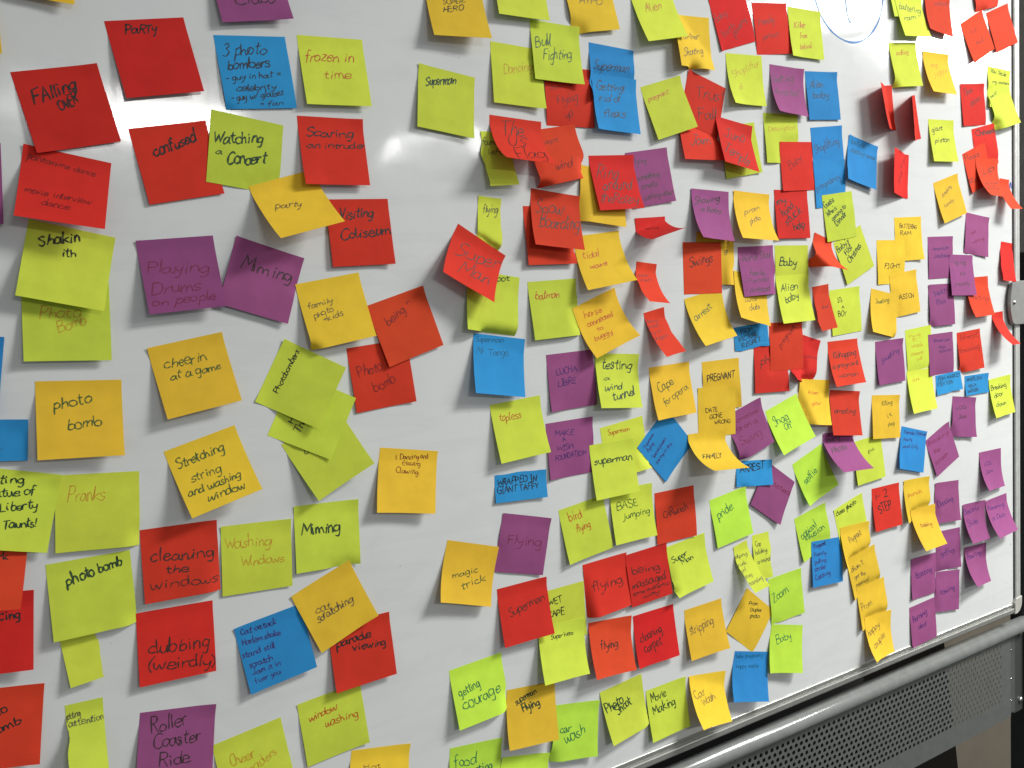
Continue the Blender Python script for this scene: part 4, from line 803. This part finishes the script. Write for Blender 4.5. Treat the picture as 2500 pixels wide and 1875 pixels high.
('O',(0.8111,-0.4339,0.064,0.1245,-0.2353,0.0015),0.076,0.076,0.0006,'','third orange note in the column of four,reading Prom',[('p',12.8,-0.44,-31.9,43.2,-2.3,38.8,'Prom')]),
('O',(0.8288,-0.4945,-0.0318,0.09,6.2309,-0.4813),0.076,0.076,0.0006,'','lowest orange note in the column of four,reading happy couple',[('p',12.0,-0.61,-30.7,34.4,6.1,23.4,'happy'),('p',12.2,-0.7,-22.9,58.0,17.6,44.4,'couple')]),
('R',(0.8573,-0.2679,0.0006,0.1017,-0.1374,0.092),0.076,0.076,0.0003,'','red note reading 1-2 STEP in black pen',[('K',12.7,-0.35,-31.1,22.0,6.4,19.1,'1- 2'),('K',16.4,-0.38,-21.3,47.4,14.3,41.9,'STEP')]),
('O',(0.9466,-0.2684,-0.0358,0.1408,0.454,-0.0042),0.076,0.076,0.0003,'','orange note reading punch in orange pen',[('o',7.5,-0.2,-29.1,30.6,14.1,28.5,'punch')]),
('P',(1.0406,-0.2889,-0.0726,0.101,-0.5248,-0.0624),0.076,0.076,0.0003,'','purple note reading Dancing in blue pen at the right',[('b',11.1,-0.45,-28.8,46.6,19.3,37.3,'Dancing')]),
('P',(1.0437,-0.3818,-0.0583,0.0886,-1.7914,-0.0083),0.076,0.076,0.0003,'','purple note reading golfing under the curled orange note',[('b',11.2,-0.43,-25.5,47.4,17.2,44.9,'golfing')]),
('O',(0.9645,-0.3249,0.0051,0.2778,4.5923,-0.1934),0.076,0.076,0.0006,'','lower orange note curling out over the purple notes',[('n',7.4,0.21,-20.7,34.5,18.3,37.6,'talking')]),
('P',(1.1278,-0.3433,-0.0374,0.0672,6.7423,-0.3355),0.076,0.076,0.0003,'','purple note reading Electric Slide in blue pen',[('b',9.8,-0.32,-37.8,20.0,17.7,16.9,'Electric'),('b',11.3,-0.31,-31.3,44.0,11.0,40.4,'Slide')]),
('P',(1.2038,-0.3456,0.0599,0.1908,5.3419,-0.1268),0.076,0.076,0.0003,'','purple note reading Ramming a Door,at the right frame',[('b',8.9,-0.13,-33.4,20.4,25.3,23.9,'Ramming'),('b',8.8,-0.04,-31.0,40.6,19.2,42.3,'a Door')]),
('P',(1.1315,-0.4291,-0.0491,0.0948,7.4166,-0.4015),0.076,0.076,0.0003,'','purple note reading Bowling in the lower right',[('b',9.9,-0.31,-31.9,22.7,22.0,21.2,'Bowling')]),
('P',(0.9649,-0.4165,-0.0268,0.0834,-1.8392,0.0117),0.076,0.076,0.0003,'','purple note reading Boating left of the golfing note',[('b',11.3,-0.48,-23.4,38.5,24.3,33.4,'Boating')]),
('P',(1.0418,-0.4611,-0.148,0.0985,-1.2733,-0.0025),0.076,0.076,0.0003,'','purple note reading rowing below the golfing note',[('b',11.3,-0.48,-22.1,44.2,23.2,36.3,'rowing')]),
('P',(0.9583,-0.5043,0.0423,0.092,-1.5689,-0.0031),0.076,0.076,0.0003,'','lowest purple note reading Burning door,touching the bottom rail',[('b',12.4,-0.52,-29.7,30.5,14.2,24.7,'Burning'),('b',11.8,-0.53,-16.3,47.1,11.2,45.1,'door')]),
('P',(1.1846,-0.2489,-0.0112,0.0337,5.9283,-0.3777),0.076,0.076,0.0003,'','purple note reading LOG JAM in the open space at the right',[('b',7.6,-0.23,-23.7,28.1,2.7,28.1,'LOG'),('b',7.5,-0.06,-24.8,44.4,5.0,44.9,'JAM')]),
('P',(1.099,-0.1344,-0.13,0.1059,-0.7297,-0.0355),0.076,0.076,0.0003,'','upright purple note with a crossed out word above JAM',[('k',7.3,-0.1,-25.8,25.2,6.3,21.9,'LOG'),('k',7.3,-0.05,-20.3,43.1,5.5,41.6,'JAM')]),
('P',(1.0103,-0.1893,0.3833,0.102,-1.1853,0.0079),0.076,0.076,0.0003,'','tilted purple note reading Breaking the screen in maroon pen',[('m',9.7,-0.49,-32.1,14.0,30.2,22.2,'Breaking'),('m',8.4,-0.42,-28.1,33.9,-6.6,37.2,'the'),('m',10.1,-0.49,-31.4,54.6,10.4,55.8,'screen')]),
('B',(0.943,-0.1768,-0.2501,0.1051,-0.9114,-0.0173),0.076,0.076,0.0003,'','blue note with three short lines between orange and purple notes at the right',[('b',6.6,0.01,-28.5,12.8,36.7,7.7,'Female Statue'),('b',6.6,-0.01,-28.8,25.9,-2.7,21.9,'Posing'),('b',6.6,0.06,-30.4,38.1,16.7,33.9,'and Gify')]),
('Y',(0.8092,-0.1767,0.0635,0.0932,-0.9915,-0.0369),0.076,0.076,0.0003,'','lime note reading pic behind the purple photo note',[('G',6.9,-0.39,-0.7,26.4,17.7,23.5,'pic')]),
('P',(0.7334,-0.1567,-0.0603,0.4619,8.5952,0.0101),0.076,0.076,0.0003,'','purple note reading photo,curling under the red arresting note',[('k',10.3,-0.09,-28.0,15.9,4.4,12.4,'Gang'),('k',10.9,0.42,-30.7,37.2,11.2,31.1,'Photo')]),
('O',(0.8628,-0.107,-0.0882,0.1043,-0.9908,-0.0182),0.076,0.076,0.0003,'','orange note reading Killing it in green pen',[('g',8.1,-0.11,-11.3,19.3,18.8,16.6,'Killing'),('g',8.3,-0.47,4.1,42.1,17.5,35.9,'it'),('g',6.8,-0.34,3.7,55.9,23.4,51.6,'slag')]),
('R',(0.7531,-0.0882,-0.1296,0.1579,1.18,-0.0243),0.076,0.076,0.0003,'','red note reading arresting in black pen',[('k',10.1,0.16,-29.9,39.4,25.6,38.5,'arresting')]),
('R',(0.7507,-0.0029,0.0073,0.1649,1.8798,0.0975),0.076,0.076,0.0003,'','red note reading Kidnapping a pregnant woman',[('k',11.5,0.05,-28.8,29.3,29.5,28.1,'Kidnapping'),('k',8.4,0.07,-34.7,45.9,31.5,44.3,'a pregnant'),('k',8.5,0.16,-26.0,60.9,25.0,63.0,'woman')]),
('Y',(0.7571,0.0833,0.0605,0.0757,-2.0072,-0.0271),0.076,0.076,0.0003,'',"lime note reading IT'S A BOY in black pen",[('K',7.7,-0.02,-19.2,21.5,-7.4,22.0,'ITs'),('K',5.9,-0.02,-11.5,33.5,-4.0,34.0,'A'),('K',8.5,-0.09,-21.1,44.8,0.1,45.7,'BOY')]),
('R',(0.6949,0.0898,0.0983,0.1404,1.9896,-0.1953),0.0435,0.0736,0.0003,'tl','torn red strip overlapping the lime BOY note',[('r',6.1,0.05,-3.4,38.1,13.4,38.2,'dead')]),
('O',(0.932,0.202,0.0287,0.0324,0.3016,0.0382),0.076,0.076,0.0003,'','orange note reading BATTERING RAM in black capitals',[('K',7.3,0.12,-24.9,18.4,23.8,21.5,'BATTERING'),('K',7.3,0.03,-23.7,31.4,6.7,31.6,'RAM')]),
('O',(0.8828,0.1622,-0.003,0.0578,-1.8496,-0.0119),0.076,0.076,0.0003,'','orange note reading FIGHT in black capitals',[('K',8.0,-0.06,-20.3,49.3,26.1,48.7,'FIGHT')]),
('O',(0.9149,0.106,0.1009,0.094,-1.4904,-0.0007),0.076,0.076,0.0006,'','orange note reading PASS ON in black capitals',[('K',8.1,-0.08,-22.5,45.7,23.8,48.2,'PASS ON')]),
('O',(0.8653,0.0732,-0.1952,0.0151,4.125,-0.3204),0.076,0.076,0.0003,'','orange note reading Jousting in green pen',[('g',8.0,-0.06,-23.1,24.4,14.2,15.4,'Jousting')]),
('P',(1.0277,0.1676,0.0131,0.0658,-1.8962,-0.0007),0.076,0.076,0.0003,'','purple note with two lines of blue writing,topmost of the left purple column',[('b',7.5,-0.07,-26.4,26.0,26.4,23.2,'American'),('b',7.0,-0.06,-21.7,38.7,26.7,37.7,'Gladiator')]),
('P',(1.147,0.2073,-0.1254,0.0848,-1.7893,-0.0023),0.076,0.076,0.0003,'','purple note with barely visible writing near the orange tilted note',[('m',6.4,-0.43,-19.9,40.5,-1.9,33.0,'talk'),('m',6.2,-0.31,-15.6,55.7,23.4,44.1,'walking')]),
('P',(1.0278,0.0813,0.0017,0.0946,-1.2432,-0.0125),0.076,0.076,0.0003,'','purple note reading SWAT TEAM in blue pen',[('b',9.3,-0.09,-22.3,21.7,15.1,19.0,'SWAT'),('b',8.1,-0.05,-20.2,37.0,11.2,36.3,'TEAM')]),
('R',(1.1422,0.0906,0.0243,0.1544,2.3184,-0.1938),0.076,0.076,0.0003,'','red note reading arting partly behind the purple Hip Hop note',[('r',10.9,0.42,-37.6,41.2,29.4,47.2,'Parting')]),
('P',(1.0916,0.1334,-0.0374,0.1182,-0.4348,0.0105),0.076,0.076,0.0003,'','purple note reading Hip Hop in faint grey pen',[('p',9.4,0.13,-32.9,18.9,17.2,18.1,'- Hip Hop'),('p',7.8,-0.02,-7.0,39.4,11.0,37.5,'the'),('p',7.7,0.08,-27.3,58.5,20.2,56.6,'Insanity')]),
('R',(1.2445,0.1552,-0.1062,0.1331,0.13,0.0037),0.0469,0.0765,0.0003,'tl','short red strip beside the right frame above the pivot bracket',[]),
('R',(1.2117,0.0206,0.0491,0.3308,8.7171,-0.1761),0.0385,0.074,0.0003,'','narrow curled red strip reaching over the right frame below the pivot bracket',[]),
('Y',(0.9578,0.0056,0.0712,0.0273,-0.1656,0.0003),0.076,0.076,0.0003,'','upper lime note of the tall faint pair at the right',[('c',6.7,-0.21,-29.3,14.9,6.1,15.6,'trying'),('c',6.8,-0.26,-19.5,23.0,-4.4,22.6,'to'),('c',7.5,-0.17,-23.6,33.3,10.5,34.8,'whack'),('c',7.6,-0.23,-26.8,47.9,10.1,48.3,'someone'),('c',6.7,-0.38,-10.5,59.6,6.2,57.9,'out')]),
('Y',(0.9608,-0.0706,0.0229,0.096,1.7323,-0.2333),0.076,0.076,0.0003,'','lower lime note of the tall faint pair at the right',[('c',8.4,-0.15,-24.6,19.8,-0.3,19.2,'dunk')]),
('R',(1.1143,-0.0096,0.0498,0.1089,-0.4895,0.0508),0.076,0.076,0.0003,'','red note reading almost throwing in faint pen',[('r',10.6,-0.24,-29.2,15.9,34.3,15.4,'(almost)'),('r',10.5,-0.14,-35.9,38.8,30.5,38.2,'throwing')]),
('P',(1.0253,-0.0088,0.0168,0.0677,-1.9332,0.01),0.076,0.076,0.0003,'','lowest note of the left purple column,three lines of blue writing',[('b',7.2,-0.16,-22.2,16.4,29.5,15.7,'American'),('b',5.5,-0.12,-9.3,27.8,13.7,28.1,'Ninja'),('b',6.2,-0.23,-7.1,36.5,31.9,35.3,'Warrior')]),
('P',(0.874,-0.011,0.0224,0.0932,-1.2738,-0.0099),0.076,0.076,0.0003,'','purple note reading jousting in faint slanted writing',[('b',9.6,-0.41,-23.5,37.4,28.0,23.0,'jousting')]),
('B',(1.0478,-0.0845,0.0436,0.1226,1.0209,0.2062),0.0783,0.0377,0.0003,'tb','torn half blue note reading FISH MARKET FISH TOSS',[('k',7.4,-0.3,-31.7,11.7,37.3,11.5,'FISH MARKET'),('k',7.3,-0.25,-33.0,22.7,13.3,21.4,'FISH TOSS')]),
('B',(1.1395,-0.0953,-0.0032,0.0912,-0.6404,0.0148),0.078,0.0377,0.0003,'','half blue note with three lines of capitals right of the FISH MARKET note',[('k',6.8,-0.24,-33.1,10.7,17.7,10.8,'AMERICAN'),('k',6.4,-0.14,-28.8,22.9,-1.1,22.5,'NINJA'),('k',6.4,-0.19,-33.3,33.1,3.7,31.9,'WARRIOR')]),
('Y',(1.2177,-0.1074,0.0548,0.1072,1.6284,-0.224),0.076,0.076,0.0003,'','lime note reading Breaking door down near the right frame',[('G',10.0,-0.18,-34.2,22.2,23.9,22.8,'Breaking'),('G',10.1,-0.27,-26.0,38.2,7.3,36.9,'door'),('G',9.0,-0.14,-25.8,55.7,10.8,56.1,'down')]),
('Y',(0.9177,0.6187,0.1754,0.1182,-0.4897,0.0021),0.076,0.076,0.0003,'','lime note at the top edge mostly hidden behind the battering ram note',[]),
('Y',(0.94,0.5835,0.1042,0.1499,1.9341,-0.1626),0.076,0.076,0.0006,'','lime note reading battering ram in black at the top right',[('k',12.8,0.61,-33.0,27.2,28.4,34.0,'battering'),('k',8.9,0.47,-27.2,47.0,10.3,44.7,'ram')]),
('R',(1.0262,0.5992,-0.0709,0.1291,0.8922,-0.1227),0.076,0.076,0.0003,'','red note at the top edge right of the battering ram note',[('r',8.0,0.45,-11.8,26.8,30.6,18.4,'asked')]),
('R',(1.1595,0.6609,0.269,0.1069,-0.9618,-0.0052),0.076,0.076,0.0003,'','red note cut by the top edge above the two tilted red notes',[]),
('R',(1.2148,0.5945,0.3584,0.1068,-1.0823,-0.0012),0.076,0.076,0.0003,'','right one of the two tilted red notes at the top right',[]),
('R',(1.1306,0.5682,0.4527,0.103,-0.9072,0.0346),0.076,0.076,0.0003,'','left one of the two tilted red notes at the top right',[('r',8.1,-0.19,-18.6,26.9,3.4,29.6,'hit'),('r',8.4,-0.39,-11.7,50.0,13.9,50.8,'out')]),
('Y',(0.9237,0.4998,0.1172,0.0997,1.1369,-0.1928),0.076,0.076,0.0003,'','lime note with a short orange word below the battering ram note',[('o',8.5,0.16,-22.6,21.7,13.7,19.2,'oodling')]),
('O',(1.0191,0.4924,0.0208,0.1723,2.7801,-0.0701),0.076,0.076,0.0003,'','orange note with faint writing in the upper right',[('c',8.3,0.47,-20.5,26.6,0.4,24.8,'dog'),('c',8.9,0.15,-16.6,45.2,28.1,33.0,'juggle')]),
('R',(0.8968,0.3877,-1.4505,0.5195,-0.2925,0.173),0.076,0.076,0.0003,'','red note standing out edge-on from the board,leftmost of two',[]),
('R',(0.9652,0.377,-1.3659,0.6068,-1.3052,-0.0788),0.076,0.076,0.0003,'','thin red note standing out edge-on from the board,rightmost of two',[]),
('R',(0.9353,0.2718,-1.6522,0.4305,-2.3435,0.0163),0.076,0.076,0.0003,'','red note standing out from the board right of the tilted blue note',[('r',11.4,-0.8,-7.1,39.3,-26.1,13.0,'hang'),('r',12.5,-0.8,19.6,48.3,-1.6,24.9,'glide')]),
('R',(1.1305,0.4477,0.0921,0.0803,-2.0318,0.0098),0.076,0.076,0.0003,'','red note reading Open door in black pen at the upper right',[('k',11.1,-0.18,-26.2,19.8,3.3,15.1,'Open'),('k',12.0,-0.51,-10.7,42.4,27.7,28.8,'door')]),
('Y',(1.221,0.4836,-0.0293,0.1113,-0.7872,0.0027),0.076,0.076,0.0003,'','upper lime note of the pair beside the right frame',[('K',7.5,0.44,-30.0,9.1,24.7,11.9,'You Stole'),('K',6.5,0.41,-25.4,29.7,33.8,26.4,'my money')]),
('Y',(1.2194,0.4475,0.2439,0.1507,1.8779,-0.1449),0.076,0.076,0.0006,'','lower lime note of the pair overlapping the right frame',[('K',6.4,-0.32,-33.4,14.1,-8.4,10.8,'self')]),
('Y',(1.0335,0.3764,0.03,0.1015,0.8423,-0.1665),0.076,0.076,0.0003,'','lime note reading giant piston in black pen',[('K',8.9,0.02,-30.2,23.2,3.7,18.1,'giant'),('K',9.0,0.19,-26.3,42.2,19.9,39.0,'piston')]),
('R',(1.1657,0.3729,0.2102,0.0801,-2.0484,0.0058),0.076,0.076,0.0003,'','red note with a dark scribbled word below the Open door note',[('K',12.3,-0.13,-25.9,14.4,35.2,17.8,'Cheese')]),
('R',(1.1343,0.3307,0.3383,0.0862,-1.8094,-0.0025),0.076,0.076,0.0003,'','red note reading Pass at the left of the red cluster by the frame',[('k',10.5,-0.32,-32.7,15.4,13.5,18.9,'Pass'),('k',13.8,-0.57,-34.1,62.5,-10.5,59.3,'Ro')]),
('R',(1.2377,0.2769,-0.0884,0.3033,8.2812,0.2638),0.0315,0.0684,0.0003,'','thin curled red strip reaching over the right frame in the red cluster',[]),
('R',(1.177,0.3134,0.0237,0.0881,7.5648,-0.2984),0.076,0.076,0.001,'','front note of the red cluster,curling outward',[('k',10.5,-0.2,-21.9,33.7,27.7,19.9,'Up'),('k',13.1,0.8,-33.3,59.9,26.2,60.7,'SSC')]),
('O',(1.0448,0.2728,0.2648,0.1128,-0.1289,-0.0724),0.076,0.076,0.0003,'','tilted orange note with slanted writing right of the standing red note',[('p',7.4,-0.52,-20.7,31.9,13.8,19.5,'streaking'),('p',6.9,-0.45,-22.2,50.8,9.2,44.9,'family')]),
('Y',(0.1595,-0.2973,0.016,0.0099,-1.0692,0.009),0.076,0.076,0.0003,'','lime note reading WET CAPE in black capitals',[('K',8.7,-0.24,-21.1,20.7,0.5,20.4,'WET'),('K',9.3,-0.24,-23.1,36.5,4.2,38.6,'CAPE')]),
('Y',(0.1577,-0.3454,-0.0673,0.155,2.7134,-0.2387),0.076,0.076,0.0006,'','lime note reading Super hero in black below WET CAPE',[('K',6.1,-0.16,-18.8,20.0,19.1,20.3,'Super hero')]),
('R',(0.099,-0.2778,0.011,0.1488,0.7827,0.0122),0.076,0.076,0.0003,'','red note with one black word over the lime WET CAPE note',[('k',10.8,-0.18,-23.9,39.6,33.4,29.9,'Superman')]),
('P',(0.1133,-0.1903,-0.2635,0.0852,-1.8255,0.006),0.076,0.076,0.0003,'','purple note reading Flying in maroon pen',[('m',13.1,-0.08,-25.9,39.2,28.4,38.1,'Flying')]),
('O',(0.0314,-0.2119,-0.3077,0.0059,6.0413,-0.1283),0.076,0.076,0.0003,'','orange note reading magic trick with a lifted right corner',[('g',7.5,-0.11,-22.9,45.9,14.0,35.0,'magic'),('g',10.2,-0.14,-8.9,59.6,26.8,43.4,'trick')]),
('L',(0.0236,-0.3644,0.0497,0.1499,0.8776,-0.046),0.076,0.076,0.0003,'','bright lime note reading getting courage in teal pen',[('t',11.9,-0.2,-29.1,37.6,2.2,33.1,'getting'),('t',16.1,-0.2,-26.8,54.9,30.1,48.7,'courage')]),
('L',(0.1774,-0.4649,-0.1871,0.1241,-0.2507,-0.0088),0.076,0.076,0.0003,'','bright lime note reading car wash in teal pen',[('t',12.5,-0.26,-26.8,39.2,-7.3,37.5,'car'),('t',15.8,-0.3,-17.2,53.9,17.1,42.6,'wash')]),
('O',(0.1045,-0.4196,-0.1149,0.1594,2.118,0.1555),0.076,0.076,0.0003,'','dark orange note reading Flying between two bright lime notes',[('G',8.9,-0.24,-23.4,22.1,9.2,11.2,'superman'),('G',11.2,-0.22,-12.7,33.4,13.6,27.0,'Flying')]),
('L',(0.0176,-0.4712,-0.1246,0.1217,-0.3515,0.0012),0.076,0.076,0.0003,'','bright lime note cut by the bottom edge below getting courage',[('t',14.7,-0.25,-31.4,25.3,1.1,25.5,'food'),('t',12.9,-0.26,-8.7,39.1,24.4,37.4,'eating')]),
('L',(0.0903,-0.5114,-0.2257,0.1309,0.0401,-0.0017),0.076,0.076,0.0003,'','blank bright lime note at the bottom edge beside the car wash note',[]),
('Y',(0.2535,-0.4586,0.086,0.1226,3.3587,-0.3497),0.076,0.076,0.0003,'','lime note reading Photo Shoot in black pen',[('G',14.6,-0.31,-34.0,31.5,0.1,29.4,'Photo'),('G',15.3,-0.32,-16.4,41.0,12.8,35.6,'Shoot')]),
('Y',(0.3363,-0.4829,0.0177,0.0667,1.9184,-0.2811),0.076,0.076,0.0003,'','lime note reading Movie Making in black pen',[('G',14.5,-0.35,-29.7,21.1,0.2,18.0,'Movie'),('G',14.1,-0.34,-28.8,38.6,15.8,36.8,'Making')]),
('O',(0.4192,-0.4903,-0.1539,0.2916,5.5192,-0.2783),0.076,0.076,0.0003,'','orange note reading Car Wash,touching the bottom rail',[('p',13.2,-0.3,-30.8,34.2,-5.9,29.4,'Car'),('p',11.9,-0.28,-18.6,45.5,14.3,39.4,'Wash')]),
('O',(0.4157,-0.3809,0.0176,0.1475,0.9364,0.0681),0.076,0.076,0.0003,'','orange note reading stripping beside the diamond orange note',[('p',14.1,-0.26,-31.0,39.3,17.4,34.0,'stripping')]),
('R',(0.3188,-0.3668,0.0066,0.1021,0.9744,0.1795),0.076,0.076,0.0003,'','red note reading cleaning carpet in black pen',[('k',13.8,-0.26,-28.1,40.7,12.8,35.6,'cleaning'),('k',13.9,-0.26,-23.3,57.4,10.0,52.0,'carpet')]),
('R',(0.2401,-0.3613,-0.0918,0.1624,3.7759,-0.3181),0.076,0.076,0.0003,'','lower red note reading flying,left of the cleaning carpet note',[('k',11.6,-0.11,-20.0,38.8,12.4,40.3,'flying')])
]
sheets = [bend_note(idx, *a) for idx, a in enumerate(NOTES)]
for d in reversed(sheets): press_note(d)
for d in sheets: build_note(d)
